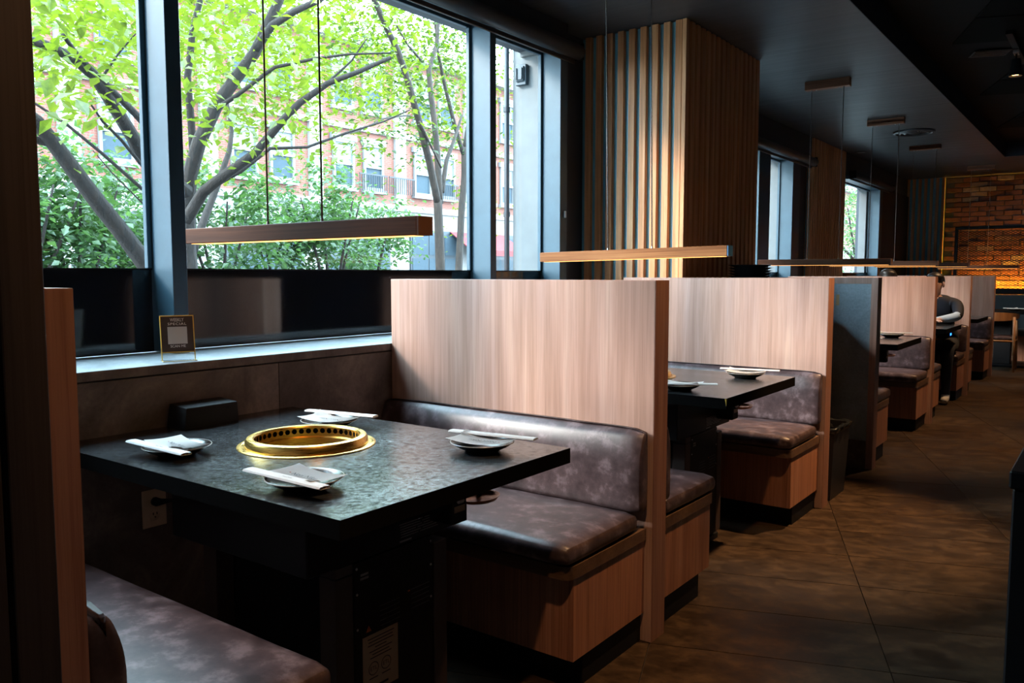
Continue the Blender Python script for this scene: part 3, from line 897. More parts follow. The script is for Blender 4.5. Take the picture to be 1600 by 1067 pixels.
def make_table():
    t = empty('grill_table')
    hx, hy = 0.6025, 0.4215
    GX, GY = -0.03, 0.02
    # top with a round opening for the grill
    bm = bmesh.new()
    n = 64; ro_ = 0.168
    def rim(z, rr):
        return [bm.verts.new((GX + rr * math.cos(2 * math.pi * k / n), GY + rr * math.sin(2 * math.pi * k / n), z)) for k in range(n)]
    def outer(z):
        out = []
        for k in range(n):
            a = 2 * math.pi * k / n; c, s = math.cos(a), math.sin(a)
            dxp = (hx - GX) if c > 0 else (hx + GX); dyp = (hy - GY) if s > 0 else (hy + GY)
            tq = min(dxp / abs(c) if abs(c) > 1e-6 else 9e9, dyp / abs(s) if abs(s) > 1e-6 else 9e9)
            out.append(bm.verts.new((GX + tq * c, GY + tq * s, z)))
        return out
    zt, zb = 0.0, -0.042
    def cap(z, flip):
        I = rim(z, ro_); O = outer(z)
        cor = {}
        for k in range(n):
            k2 = (k + 1) % n
            f = (I[k], I[k2], O[k2], O[k])
            bm.faces.new(f if flip else f[::-1])
            a, b = O[k].co, O[k2].co
            if abs(a.x - b.x) > 1e-5 and abs(a.y - b.y) > 1e-5:
                cx_ = a.x if abs(abs(a.x) - hx) < 1e-4 else b.x
                cy_ = a.y if abs(abs(a.y) - hy) < 1e-4 else b.y
                cv = bm.verts.new((cx_, cy_, z))
                bm.faces.new((O[k], O[k2], cv) if flip else (O[k2], O[k], cv))
        return I
    It = cap(zt, False); Ib = cap(zb, True)
    for k in range(n):
        k2 = (k + 1) % n
        bm.faces.new((It[k], It[k2], Ib[k2], Ib[k]))
    top = from_bm('tabletop', bm, M['slate'], t, False, (0, 0, TH))
    for (x0, x1, y0, y1) in ((-hx, hx, -hy - 0.0012, -hy), (-hx, hx, hy, hy + 0.0012), (hx, hx + 0.0012, -hy, hy)):
        box('edge_band', x0, x1, y0, y1, -0.042, -0.0006, M['black_table_edge'], top)
    # grill
    lathe('grill_flange', [(0.166, -0.004), (0.193, -0.002), (0.193, 0.0015), (0.189, 0.0035), (0.183, 0.0035), (0.181, 0.002), (0.172, 0.002), (0.166, 0.006)], M['brass'], t, 64, (GX, GY, TH + 0.001))
    g = lathe('grill_ring', [(0.1725, 0.003), (0.171, 0.016), (0.166, 0.024), (0.158, 0.027), (0.150, 0.0255), (0.1465, 0.021)], M['brass'], t, 64, (GX, GY, TH + 0.001))
    ring_with_holes('vent_ring', 0.1465, -0.006, 0.021, 0.0095, 0.0078, 44, M['brass'], g, (0, 0, 0))
    lathe('inner_wall', [(0.1465, -0.006), (0.140, -0.010), (0.138, -0.05), (0.126, -0.055), (0.126, -0.075)], M['brass'], g, 64)
    lathe('air_chamber', [(0.1625, 0.02), (0.163, -0.03), (0.1465, -0.031)], M['dark_hole'], g, 40)
    lathe('fire_bowl', [(0.1255, -0.05), (0.11, -0.12), (0.0, -0.125)], M['dark_hole'], t, 40, (GX, GY, TH))
    # roaster box and pedestal below
    box('roaster_box', -0.22, 0.3375, -0.29, 0.291, 0.533, 0.713, M['black'], t, 0.003)
    cab = box('burner_cabinet', -0.20, 0.3375, -0.148, 0.142, 0.03, 0.532, M['black'], t, 0.003)
    box('cabinet_foot', -0.22, 0.345, -0.17, 0.16, 0.0, 0.029, M['black_soft'], t, 0.003)
    for sx in (1, -1):
        xa = 0.2775 if sx > 0 else -0.21
        l = box('leg', xa, xa + 0.06, -0.206, -0.150, 0.03, 0.505, M['brown_leg'], t, 0.002)
        box('leg_bracket', 0.0 - 0.03, 0.03, -0.028, 0.028, 0.478, 0.502, M['brown_leg'], l, 0.001)
        l = box('leg', xa, xa + 0.06, 0.146, 0.20, 0.03, 0.505, M['brown_leg'], t, 0.002)
    co = cab.location
    xf = 0.3375 - co.x + 0.0006
    rot = (math.radians(90), 0, math.radians(90))
    def C(y, z): return (xf, y - co.y, z - co.z)
    # rating plate on the cabinet
    pl = box('rating_plate', xf - 0.0002, xf + 0.001, -0.122 - co.y, 0.002 - co.y, 0.180 - co.z, 0.332 - co.z, M['label_tan'], cab)
    px = 0.0007
    for k, w in enumerate((0.095, 0.085, 0.09, 0.04, 0.08, 0.06, 0.075)):
        box('print_line', px, px + 0.0002, -w / 2 if k else -0.045, w / 2, 0.140 - k * 0.0085, 0.1425 - k * 0.0085, M['ink'], pl)
    for yy in (-0.026, 0.018):
        ring = []
        bm = bmesh.new()
        for k in range(24):
            a0 = 2 * math.pi * k / 24; a1 = 2 * math.pi * (k + 1) / 24
            q = [bm.verts.new((0, r_ * math.cos(a), r_ * math.sin(a))) for r_, a in ((0.0155, a0), (0.0175, a0), (0.0175, a1), (0.0155, a1))]
            bm.faces.new(q)
        from_bm('mark_circle', bm, M['ink'], pl, loc=(px + 0.0002, yy, 0.062))
        text_obj('mark_text', 'ETL', 0.015, M['ink'], pl, (px + 0.0002, yy, 0.062), rot)
        box('print_line', px, px + 0.0002, yy - 0.015, yy + 0.015, 0.036, 0.0385, M['ink'], pl)
    box('print_line', px, px + 0.0002, -0.02, 0.025, 0.010, 0.016, M['ink'], pl)
    # warning triangle, lettering and small print on the cabinet
    mesh_obj('warning_triangle', [(0, -0.0095, 0), (0, 0.0095, 0), (0, 0, 0.0165)], [(0, 1, 2)], M['orange'], cab, loc=C(-0.100, 0.342))
    text_obj('warning_mark', '!', 0.012, M['ink'], cab, (xf + 0.0003, -0.100 - co.y, 0.3485 - co.z), rot)
    for k in range(5):
        box('print_line', xf, xf + 0.0003, 0.055 - co.y, 0.125 - co.y, 0.402 - k * 0.013 - co.z, 0.4045 - k * 0.013 - co.z, M['ink_dim'], cab)
        box('print_line', xf, xf + 0.0003, -0.06 - co.y, 0.01 - co.y, 0.395 - k * 0.013 - co.z, 0.397 - k * 0.013 - co.z, M['ink_dim'], cab)
    box('print_line', xf, xf + 0.0003, 0.042 - co.y, 0.05 - co.y, 0.401 - co.z, 0.4045 - co.z, M['orange'], cab)
    for k, (yy, zz, w) in enumerate(((-0.112, 0.492, 0.026), (-0.112, 0.482, 0.028))):
        box('logo_print', xf, xf + 0.0003, yy - w / 2 - co.y, yy + w / 2 - co.y, zz - co.z, zz + 0.006 - co.z, M['ink_grey'], cab)
    for yy in (-0.138, 0.132):
        for zz in (0.36, 0.45, 0.515):
            lathe('screw', [(0.0, 0.002), (0.003, 0.0015), (0.0036, 0)], M['steel'], cab, 8, C(yy, zz)).rotation_euler = (0, math.radians(90), 0)
    # instruction sticker, switch and tray on the roaster box
    rb = [c for c in t.children if c.name.startswith('roaster_box')][0]
    rbo = rb.location
    def Rb(x, y, z): return (x - rbo.x, y - rbo.y, z - rbo.z)
    for k in range(6):
        w = (0.184, 0.165, 0.178, 0.13, 0.17, 0.15)[k]
        a_ = Rb(0.3376, 0.014, 0.5865 - k * 0.0068)
        box('sticker_line', a_[0], a_[0] + 0.0004, a_[1] + 0.001 * k, a_[1] + w / 2 - 0.004, a_[2], a_[2] + 0.0022, M['ink_grey'], rb)
        box('sticker_line', a_[0], a_[0] + 0.0004, a_[1] + w / 2 + 0.004, a_[1] + w, a_[2], a_[2] + 0.0020, M['ink_grey'], rb)
    a_ = Rb(0.3376, 0.014, 0.5400)
    box('sticker_line', a_[0], a_[0] + 0.0004, a_[1], a_[1] + 0.045, a_[2], a_[2] + 0.005, M['ink_grey'], rb)
    sw = box('switch_box', 0.3378, 0.4175, 0.126, 0.194, 0.572, 0.712, M['black_soft'], t, 0.004)
    so = sw.location
    box('switch_rocker', 0.4176 - so.x, 0.428 - so.x, 0.146 - so.y, 0.174 - so.y, 0.628 - so.z, 0.658 - so.z, M['switch_white'], sw, 0.004)
    box('switch_label', 0.4176 - so.x, 0.4181 - so.x, 0.140 - so.y, 0.184 - so.y, 0.603 - so.z, 0.620 - so.z, M['label_tan'], sw)
    bm = bmesh.new()
    n = 24
    for (rx, ry, z) in ((0.085, 0.055, 0), (0.09, 0.06, 0.008)):
        pass
    ringA = [bm.verts.new((0.085 * math.cos(2 * math.pi * k / n), 0.068 * math.sin(2 * math.pi * k / n), 0)) for k in range(n)]
    ringB = [bm.verts.new((0.100 * math.cos(2 * math.pi * k / n), 0.080 * math.sin(2 * math.pi * k / n), 0.011)) for k in range(n)]
    ringC = [bm.verts.new((0.095 * math.cos(2 * math.pi * k / n), 0.075 * math.sin(2 * math.pi * k / n), 0.011)) for k in range(n)]
    ringD = [bm.verts.new((0.082 * math.cos(2 * math.pi * k / n), 0.065 * math.sin(2 * math.pi * k / n), 0.003)) for k in range(n)]
    for A, B in ((ringA, ringB), (ringB, ringC), (ringC, ringD)):
        for k in range(n): bm.faces.new((A[k], A[(k + 1) % n], B[(k + 1) % n], B[k]))
    bm.faces.new(ringD); bm.faces.new(ringA[::-1])
    tr_ = from_bm('lighter_tray', bm, M['tray_copper'], t, True, (0.405, 0.262, 0.612), 40)
    tr_.scale = (0.52, 0.85, 1)
    tube('tray_hanger', [(0.385, 0.285, 0.616), (0.385, 0.285, 0.7135)], 0.007, M['black'], t, 8)
    return t
table0 = make_table()
TX = XMID
tables = {}
for k, (y, lab) in enumerate(((1.4935, 'black grill table in the nearest booth with a round brass grill'),
                              (3.468, 'black grill table in the second booth, its corner edge chipped'),
                              (6.527, 'dark grill table in the third booth, past the grey panel divider'),
                              (8.503, 'dark grill table in front of the two seated diners'),
                              (10.479, 'dark grill table in the farthest booth'))):
    o = table0 if k == 0 else copy_tree(table0)
    o.location = (TX, y, 0)
    tag(o, lab, 'table', 'built-in grill tables')
    tables[k] = o
# chipped corner of the second table: bare board showing
tb = tables[1]
mesh_obj('edge_chip', [(0.6040, -0.4230, -0.001), (0.6040, -0.411, -0.001), (0.6040, -0.4225, -0.030), (0.598, -0.4232, -0.001)], [(0, 1, 2), (0, 2, 3)], M['gold_edge'], [c for c in tb.children if c.name.startswith('tabletop')][0])
# glowing control on the diners' table
tl = tables[3]
cp = box('control_panel', 0.50, 0.562, 0.05, 0.16, 0.655, 0.7135, M['black_soft'], tl, 0.003)
box('control_light', 0.0312, 0.0322, -0.035, 0.035, 0.014, 0.034, M['blue_led'], cp)
# ------------------------------------------------------------------ place settings
def make_plate():
    t = empty('plate')
    lathe('dish', [(0.0, 0.002), (0.042, 0.002), (0.045, 0.0), (0.048, 0.001), (0.050, 0.004), (0.074, 0.015), (0.087, 0.0245), (0.0885, 0.0265), (0.0865, 0.0265), (0.073, 0.018), (0.050, 0.008), (0.0, 0.006)], M['plate'], t, 48)
    lathe('rim', [(0.0867, 0.0266), (0.0885, 0.0268), (0.0893, 0.0258), (0.0885, 0.0250)], M['plate_rim'], t, 48, closed=True)
    return t
def napkin_mesh(a, b, text=True):
    """paper envelope draped over the plate: corners lifted, middle sagging"""
    bm = bmesh.new()
    nx_, ny_ = 14, 14
    g = [[None] * (ny_ + 1) for _ in range(nx_ + 1)]
    for i in range(nx_ + 1):
        for j in range(ny_ + 1):
            u = -1 + 2 * i / nx_; v = -1 + 2 * j / ny_
            x = u * a; y = v * b
            rr = math.sqrt(x * x + y * y)
            z = 0.0225 + 0.0085 * min(1.6, (rr / 0.087)) ** 2
            if u > 0.5 and v > 0.5: z += 0.008 * (u + v - 1)
            g[i][j] = bm.verts.new((x, y, z))
    for i in range(nx_):
        for j in range(ny_):
            bm.faces.new((g[i][j], g[i + 1][j], g[i + 1][j + 1], g[i][j + 1]))
    bmesh.ops.solidify(bm, geom=bm.faces[:], thickness=0.0012)
    return bm
def make_napkin():
    t = empty('paper_napkin')
    from_bm('paper', napkin_mesh(0.052, 0.088), M['paper'], t, True, angle=50)
    text_obj('print', 'Nori Niku', 0.021, M['ink'], t, (0.0, 0.0, 0.0262), (0, 0, math.pi / 2), sx=1.0)
    box('print_dot', -0.003, 0.0, -0.056, -0.053, 0.0268, 0.0272, M['ink_red'], t)
    return t
def make_sleeve():
    t = empty('chopstick_sleeve')
    L, w, h = 0.136, 0.0165, 0.0045
    bm = bmesh.new()
    prof = [(-w, 0.0), (-w * 0.8, h * 0.8), (0, h), (w * 0.8, h * 0.8), (w, 0.0), (w * 0.8, -h * 0.5), (-w * 0.8, -h * 0.5)]
    rings = []
    for s in (-1, -0.9, 0.0, 0.88, 1):
        k = 1.0 if abs(s) < 1 else 0.95
        rings.append([bm.verts.new((x * k, s * L, z * k)) for x, z in prof])
    for A, B in zip(rings, rings[1:]):
        for k in range(len(prof)):
            bm.faces.new((A[k], A[(k + 1) % 7], B[(k + 1) % 7], B[k]))
    bm.faces.new(rings[0][::-1])
    from_bm('paper_sleeve', bm, M['paper'], t, True, (0, 0, 0.0), 40)
    for k in (-1, 1):
        tube('chopstick', [(k * 0.005, -L * 0.9, 0.0006), (k * 0.005, L * 0.985, 0.0006)], 0.0022, M['chair_wood'], t, 6)
    text_obj('print', 'Nori Niku', 0.008, M['ink'], t, (0.001, 0.01, h + 0.0004), (0, 0, math.pi / 2), sx=1.0)
    return t
plate0, napkin0, sleeve0 = make_plate(), make_napkin(), make_sleeve()
_first = [True]
def setting(x, y, rz_n, rz_s, sdx, sdy, where, nap=True, z=TH, sz=0.0335, tilt=0.0):
    f = _first[0]; _first[0] = False
    p = plate0 if f else copy_tree(plate0)
    p.location = (x, y, z)
    tag(p, 'black plate ' + where, 'plate', 'black plates laid on the tables')
    n_ = napkin0 if f else copy_tree(napkin0)
    n_.location = (x, y, z + 0.0012); n_.rotation_euler = (0, 0, rz_n)
    tag(n_, 'printed napkin on the plate ' + where, 'napkin', 'paper napkins on plates')
    s = sleeve0 if f else copy_tree(sleeve0)
    s.location = (x + sdx, y + sdy, z + sz); s.rotation_euler = (tilt, 0, rz_s)
    tag(s, 'paper chopstick sleeve over the plate ' + where, 'chopsticks', 'chopstick sleeves')
R = math.radians
NEAR_N, NEAR_S, FAR_N, FAR_S = R(-90), R(-91), R(96), R(100)
setting(-2.020, 1.215, R(-97), NEAR_S, 0.02, -0.067, 'nearest the wall outlet on the first table')
setting(-1.467, 1.192, R(-92), NEAR_S, 0.0, -0.055, 'closest to the viewer on the first table')
setting(-1.994, 1.722, FAR_N, R(101), -0.02, 0.066, 'by the ledge, far side of the first table')
setting(-1.392, 1.744, FAR_N, R(99), -0.008, 0.054, 'at the far aisle corner of the first table')
T2 = 1.976
setting(-1.467, 1.192 + T2, R(-84), R(-60), 0.04, -0.05, 'at the near aisle corner of the second table')
setting(-1.392, 1.744 + T2, FAR_N, R(103), 0.0, 0.054, 'at the far aisle corner of the second table')
setting(-1.994, 1.722 + T2, FAR_N, R(101), -0.02, 0.066, 'by the ledge on the second table')
T3 = 5.033
setting(-1.467, 1.192 + T3, R(-84), R(-80), 0.0, -0.05, 'at the near aisle corner of the third table')
setting(-1.392, 1.744 + T3, FAR_N, R(103), 0.0, 0.054, 'at the far aisle corner of the third table')

# ------------------------------------------------------------------ pendant bar lamps
def make_pendant():
    t = empty('pendant_bar')
    hw, d, h = 0.5, 0.0265, 0.0235
    bm = bmesh.new(); bm_box(bm, -hw, hw - 0.006, -d, d, -h, h, 0.002)
    from_bm('bar', bm, M['walnut_x'], t)
    box('end_cap', hw - 0.0058, hw, -d + 0.0005, d - 0.0005, -h + 0.0005, h - 0.0005, M['dark_cap'], t)
    box('light_strip', -hw + 0.02, hw - 0.025, -0.0185, 0.0185, -h - 0.0012, -h - 0.0002, M['led'], t)
    return t
pend0 = make_pendant()
def pendant(k, xm, y, z, ztilt, label, capmat=None, cablemat='cable', canopy=True):
    o = pend0 if k == 0 else copy_tree(pend0)
    o.location = (xm, y, z)
    o.rotation_euler = (0, ztilt, 0)
    tag(o, label, 'pendant lamp', 'walnut bar pendants over the tables')
    for s in (-1, 1):
        cx = s * 0.118
        c = tube('cable', [(cx, 0, 0.0236 - 0.0 + 0.0), (cx + 0.0, 0, ZC - 0.041 - z)], 0.0028, M[cablemat], o, 6)
        lathe('ferrule', [(0.0, 0.010), (0.004, 0.010), (0.005, 0.0)], M['steel'], o, 10, (cx, 0, 0.0236))
        lathe('ferrule', [(0.0, -0.012), (0.004, -0.012), (0.006, 0.0)], M['steel'], o, 10, (cx, 0, ZC - 0.0405 - z))
        lathe('screw', [(0.0, -0.007), (0.004, -0.006), (0.005, 0.0)], M['steel'], o, 8, (cx - s * 0.035, 0, ZC - 0.0405 - z))
    cn = box('canopy', -0.165, 0.165, -0.03, 0.03, ZC - 0.0405 - z, ZC - 0.0005 - z, M['walnut_canopy'], o, 0.003)
    if capmat:
        for c in o.children:
            if c.name.startswith('end_cap'):
                c.data = c.data.copy(); c.data.materials[0] = M[capmat]
    return o
pendant(0, -1.884, 1.513, 1.359, 0.0, 'dark walnut pendant bar hanging in front of the big window over the nearest table', None, 'cable_dark')
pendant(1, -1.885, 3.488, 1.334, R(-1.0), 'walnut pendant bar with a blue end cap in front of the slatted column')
pendant(2, -1.867, 6.570, 1.333, 0.0, 'walnut pendant bar over the third table')
pendant(3, -1.875, 8.540, 1.342, 0.0, 'walnut pendant bar over the diners')
pendant(4, -1.880, 10.53, 1.348, 0.0, 'walnut pendant bar over the farthest booth')
pendant(5, -1.600, 12.92, 1.340, 0.0, 'pendant bar in front of the glowing mesh screen over the free-standing table')
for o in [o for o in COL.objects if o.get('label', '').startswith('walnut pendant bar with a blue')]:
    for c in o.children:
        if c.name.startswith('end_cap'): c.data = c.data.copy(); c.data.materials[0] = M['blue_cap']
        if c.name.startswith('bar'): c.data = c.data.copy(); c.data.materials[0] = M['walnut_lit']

# ------------------------------------------------------------------ small things in the nearest booth
# napkin / sauce box on the table against the ledge
t = thing('napkin_box', 'black wedge-shaped box on the nearest table against the ledge', 'box', (-2.372, 1.515, TH))
bm = bmesh.new()
pts = [(-0.04, 0.0), (0.062, 0.0), (0.056, 0.068), (-0.04, 0.074)]
A = [bm.verts.new((x, -0.098 + (0.012 if z > 0 else 0), z)) for x, z in pts]
B = [bm.verts.new((x, 0.098, z)) for x, z in pts]
bm.faces.new(A); bm.faces.new(B[::-1])
for k in range(4): bm.faces.new((A[k], A[(k + 1) % 4], B[(k + 1) % 4], B[k]))
bmesh.ops.bevel(bm, geom=bm.edges[:], offset=0.003, segments=2, affect='EDGES', profile=0.5)
from_bm('body', bm, M['black_soft'], t, True, angle=40)
box('opening_line', 0.0612, 0.0622, -0.085, 0.085, 0.004, 0.006, M['dark_hole'], t)
box('latch', 0.0598, 0.0608, 0.055, 0.063, 0.050, 0.060, M['black'], t)

# acrylic sign on the ledge
sg = thing('table_sign', 'acrylic sign holder with a brown card and gold edges on the window ledge', 'sign', (-2.475, 1.505, 0.955), R(68))
W_, H_, lean = 0.0525, 0.150, 0.020
def sp_(u, h, off=0.0):    # point on the slightly leaning card: front is -y
    return (u, lean * h / H_ - 0.004 + off, h)
def quadslab(name, u0, u1, h0, h1, mat, off, th=0.0012, parent=sg):
    p = [sp_(u0, h0, off), sp_(u1, h0, off), sp_(u1, h1, off), sp_(u0, h1, off)]
    q = [(x, y + th, z) for x, y, z in p]
    return mesh_obj(name, p + q, [(0, 1, 2, 3), (7, 6, 5, 4), (0, 4, 5, 1), (1, 5, 6, 2), (2, 6, 7, 3), (3, 7, 4, 0)], mat, parent)
card = quadslab('card', -W_ + 0.003, W_ - 0.003, 0.032, H_ - 0.003, M['sign_card'], 0.0)
quadslab('back_plate', -W_, W_, 0.004, H_, M['acrylic'], 0.0016, 0.0015)
for (u0, u1, h0, h1) in ((-W_, -W_ + 0.003, 0.004, H_), (W_ - 0.003, W_, 0.004, H_), (-W_, W_, H_ - 0.003, H_), (-W_, W_, 0.029, 0.032)):
    quadslab('gold_edge', u0, u1, h0, h1, M['gold_edge'], -0.0012, 0.0028)
box('foot_plate', -W_, W_, -0.030, 0.028, 0.0, 0.003, M['acrylic'], sg)
for (a, b_) in (((-W_, -0.030), (W_, -0.027)), ((-W_, -0.0265), (-W_ + 0.003, 0.0)), ((W_ - 0.003, -0.0265), (W_, 0.0))):
    box('gold_edge', a[0], b_[0], a[1], b_[1], 0.0031, 0.0045, M['gold_edge'], sg)
tilt_ = math.atan2(lean, H_)
trot = (math.radians(90) - tilt_, 0, 0)
def stext(body, size, h, sx=1.0, spacing=1.0):
    p = sp_(0, h, -0.0008)
    text_obj('card_text', body, size, M['ink_white'], card, p, trot, sx=sx, spacing=spacing)
stext('WEEKLY', 0.0155, 0.135, 0.72)
stext('SPECIAL', 0.0115, 0.122, 1.25, 1.15)
stext('SCAN ME', 0.0115, 0.0495)
quadslab('white_square', -0.030, 0.030, 0.057, 0.113, M['paper'], -0.0007, 0.0005, card)

# wall outlet under the table
ol = thing('wall_outlet', 'almond wall outlet with a black plug under the nearest table', 'outlet', (XW, 1.369, 0.505))
box('cover_plate', 0.0005, 0.006, -0.040, 0.040, -0.060, 0.060, M['outlet'], ol, 0.002)
for zz in (0.022, -0.022):
    s_ = lathe('socket', [(0.0, 0.0012), (0.015, 0.0012), (0.017, 0.0)], M['outlet'], ol, 20, (0.006, 0.0, zz))
    s_.rotation_euler = (0, math.radians(90), 0)
    if zz < 0:
        for yy, w in ((-0.006, 0.0014), (0.006, 0.0014)):
            box('slot', 0.0072, 0.0078, yy - w, yy + w, zz + 0.001, zz + 0.009, M['dark_hole'], ol)
        lathe('ground_hole', [(0.0, 0.0006), (0.0025, 0.0)], M['dark_hole'], ol, 10, (0.0074, 0.0, zz - 0.006)).rotation_euler = (0, math.radians(90), 0)
tube('plug', [(0.0075, 0.0, 0.022), (0.020, 0.0, 0.022), (0.026, 0.012, 0.021), (0.03, 0.05, 0.02)], [0.014, 0.014, 0.010, 0.004], M['black_soft'], ol, 10)
tube('cord', [(0.03, 0.05, 0.02), (0.03, 0.12, -0.03), (0.03, 0.17, -0.2), (0.03, 0.2, -0.5)], 0.004, M['black_soft'], ol, 8)

# ------------------------------------------------------------------ service gap behind the second divider
sv = thing('service_cabinet', 'black service cabinet hidden behind the second walnut divider', 'cabinet', (-1.765, 5.0, 0))
box('body', -0.27, 0.285, -0.40, 0.40, 0.0, 0.94, M['black_soft'], sv, 0.003)
box('top', -0.275, 0.29, -0.405, 0.405, 0.941, 0.965, M['black'], sv, 0.003)
dr = box('door', 0.2855, 0.297, -0.39, 0.39, 0.05, 0.93, M['black_soft'], sv, 0.002)
box('door_handle', 0.012, 0.022, 0.28, 0.30, 0.4, 0.55, M['steel'], dr, 0.002)
bowl0 = lathe('plate', [(0.0, 0.004), (0.07, 0.004), (0.075, 0.0), (0.082, 0.003), (0.128, 0.019), (0.132, 0.022), (0.128, 0.023), (0.08, 0.009), (0.0, 0.008)], M['plate'], None, 40, (0, 0, 0))
for k in range(19):
    o = bowl0 if k == 0 else bowl0.copy()
    if k: COL.objects.link(o)
    o.location = (-1.858 + random.uniform(-0.003, 0.003), 5.0 + random.uniform(-0.003, 0.003), 0.9655 + k * 0.0172)
    tag(o, 'black plate in the tall stack on top of the second divider', 'plate', 'stacked black plates on the service cabinet')
    if k == 18: tag(o, 'topmost black plate of the tall stack seen above the second divider')
# waste bin
b_ = thing('waste_bin', 'black waste bin with a liner between two dividers on the aisle', 'bin', (-1.325, 4.73, 0))
bm = bmesh.new()
V0 = [bm.verts.new((x, y, 0)) for x, y in ((-0.10, -0.14), (0.10, -0.14), (0.10, 0.14), (-0.10, 0.14))]
V1 = [bm.verts.new((x * 1.18, y * 1.15, 0.40)) for x, y in ((-0.10, -0.14), (0.10, -0.14), (0.10, 0.14), (-0.10, 0.14))]
V2 = [bm.verts.new((x * 1.10, y * 1.08, 0.40)) for x, y in ((-0.10, -0.14), (0.10, -0.14), (0.10, 0.14), (-0.10, 0.14))]
V3 = [bm.verts.new((x * 1.05, y * 1.04, 0.2)) for x, y in ((-0.10, -0.14), (0.10, -0.14), (0.10, 0.14), (-0.10, 0.14))]
bm.faces.new(V0[::-1])
for A_, B_ in ((V0, V1), (V1, V2), (V2, V3)):
    for k in range(4): bm.faces.new((A_[k], A_[(k + 1) % 4], B_[(k + 1) % 4], B_[k]))
bm.faces.new(V3)
from_bm('bin_body', bm, M['bin'], b_)
bm = bmesh.new()
n = 40; rings = []
for (s, z, amp) in ((1.10, 0.37, 0.004), (1.22, 0.39, 0.005), (1.24, 0.405, 0.007), (1.12, 0.408, 0.006), (1.0, 0.36, 0.008)):
    ring = []
    for k in range(n):
        a = 2 * math.pi * k / n
        c, s_ = math.cos(a), math.sin(a)
        q = 1 / max(abs(c) / 0.105, abs(s_) / 0.145)
        w = amp * math.sin(a * 9 + z * 40) + amp * 0.6 * math.sin(a * 17)
        ring.append(bm.verts.new(((q * s + w) * c, (q * s + w) * s_, z + amp * 0.9 * math.sin(a * 13))))
    rings.append(ring)
for A_, B_ in zip(rings, rings[1:]):
    for k in range(n): bm.faces.new((A_[k], A_[(k + 1) % n], B_[(k + 1) % n], B_[k]))
from_bm('bin_liner', bm, M['liner'], b_, True)

# ------------------------------------------------------------------ far end: free-standing table, chair, banquette
ft = thing('dining_table', 'dark dining table at the far end under the last pendant', 'table', (-1.25, 12.95, 0))
box('tabletop', -0.60, 0.60, -0.40, 0.40, 0.715, 0.752, M['black_table_edge'], ft, 0.003)
box('pedestal', -0.10, 0.10, -0.10, 0.10, 0.03, 0.714, M['black'], ft, 0.004)
box('base', -0.28, 0.28, -0.28, 0.28, 0.0, 0.029, M['black'], ft, 0.004)
setting(-1.12, 12.80, R(20), R(70), 0.0, -0.05, 'by the armchair on the free-standing far table', z=0.752)
setting(-0.92, 12.70, R(20), R(70), 0.0, -0.05, 'nearest the aisle on the free-standing far table', z=0.752)
ch = thing('armchair', 'wooden armchair with a curved backrest at the far end of the aisle', 'chair', (-1.27, 12.28, 0), 0)
for (x, y, top) in ((-0.22, -0.20, 0.70), (0.22, -0.20, 0.70), (-0.21, 0.20, 0.64), (0.21, 0.20, 0.64)):
    tube('leg', [(x * 1.05, y * 1.05, 0), (x, y, 0.42), (x * 0.98, y * 0.98, top)], [0.014, 0.019, 0.016], M['chair_wood'], ch, 8)
for (p, q) in (((-0.22, -0.2), (0.22, -0.2)), ((-0.215, 0.2), (0.215, 0.2)), ((-0.22, -0.2), (-0.215, 0.2)), ((0.22, -0.2), (0.215, 0.2))):
    tube('rail', [(p[0], p[1], 0.39), (q[0], q[1], 0.39)], 0.014, M['chair_wood'], ch, 8)
cushion('seat', -0.22, 0.22, -0.20, 0.21, 0.405, 0.445, 0.018, 0.01, M['leather'], ch, 'z', 6)
bm = bmesh.new()
n = 16; rings = []
for k in range(n + 1):
    a = math.pi + math.pi * k / n
    c, s_ = math.cos(a), math.sin(a)
    hgt = 0.11 * (0.35 + 0.65 * max(0, -s_) ** 0.7)
    zc_ = 0.70
    ring = [bm.verts.new((c * r_, 0.18 + s_ * (r_ + 0.20 - 0.02), z_)) for r_, z_ in ((0.215, zc_ - hgt / 2), (0.24, zc_ - hgt / 2), (0.24, zc_ + hgt / 2), (0.215, zc_ + hgt / 2))]
    rings.append(ring)
for A_, B_ in zip(rings, rings[1:]):
    for k in range(4): bm.faces.new((A_[k], A_[(k + 1) % 4], B_[(k + 1) % 4], B_[k]))
bm.faces.new(rings[0]); bm.faces.new(rings[-1][::-1])
from_bm('backrest', bm, M['chair_wood'], ch, True, angle=40)
bq = thing('banquette', 'dark grey banquette along the brick wall below the mesh screen', 'bench', (-0.9, 13.95, 0))
box('base', -1.1, 1.1, -0.22, 0.2, 0.0, 0.36, M['bench_wood'], bq, 0.003)
cushion('seat_cushion', -1.1, 1.1, -0.25, 0.1, 0.361, 0.45, 0.03, 0.008, M['grey_upholstery'], bq, 'z', 10)
cushion('back_cushion', -1.1, 1.1, 0.105, 0.2, 0.40, 0.94, 0.03, 0.0, M['grey_upholstery'], bq, 'z', 10)
# black counter at the right edge, close to the viewer
hc = thing('counter', 'black counter end cut off by the right edge of the picture', 'counter', (0.19, 1.75, 0))
box('body', -0.312, 0.30, -0.25, 0.35, 0.0, 0.90, M['black_soft'], hc, 0.003)
box('top', -0.317, 0.31, -0.255, 0.36, 0.901, 0.93, M['black'], hc, 0.003)

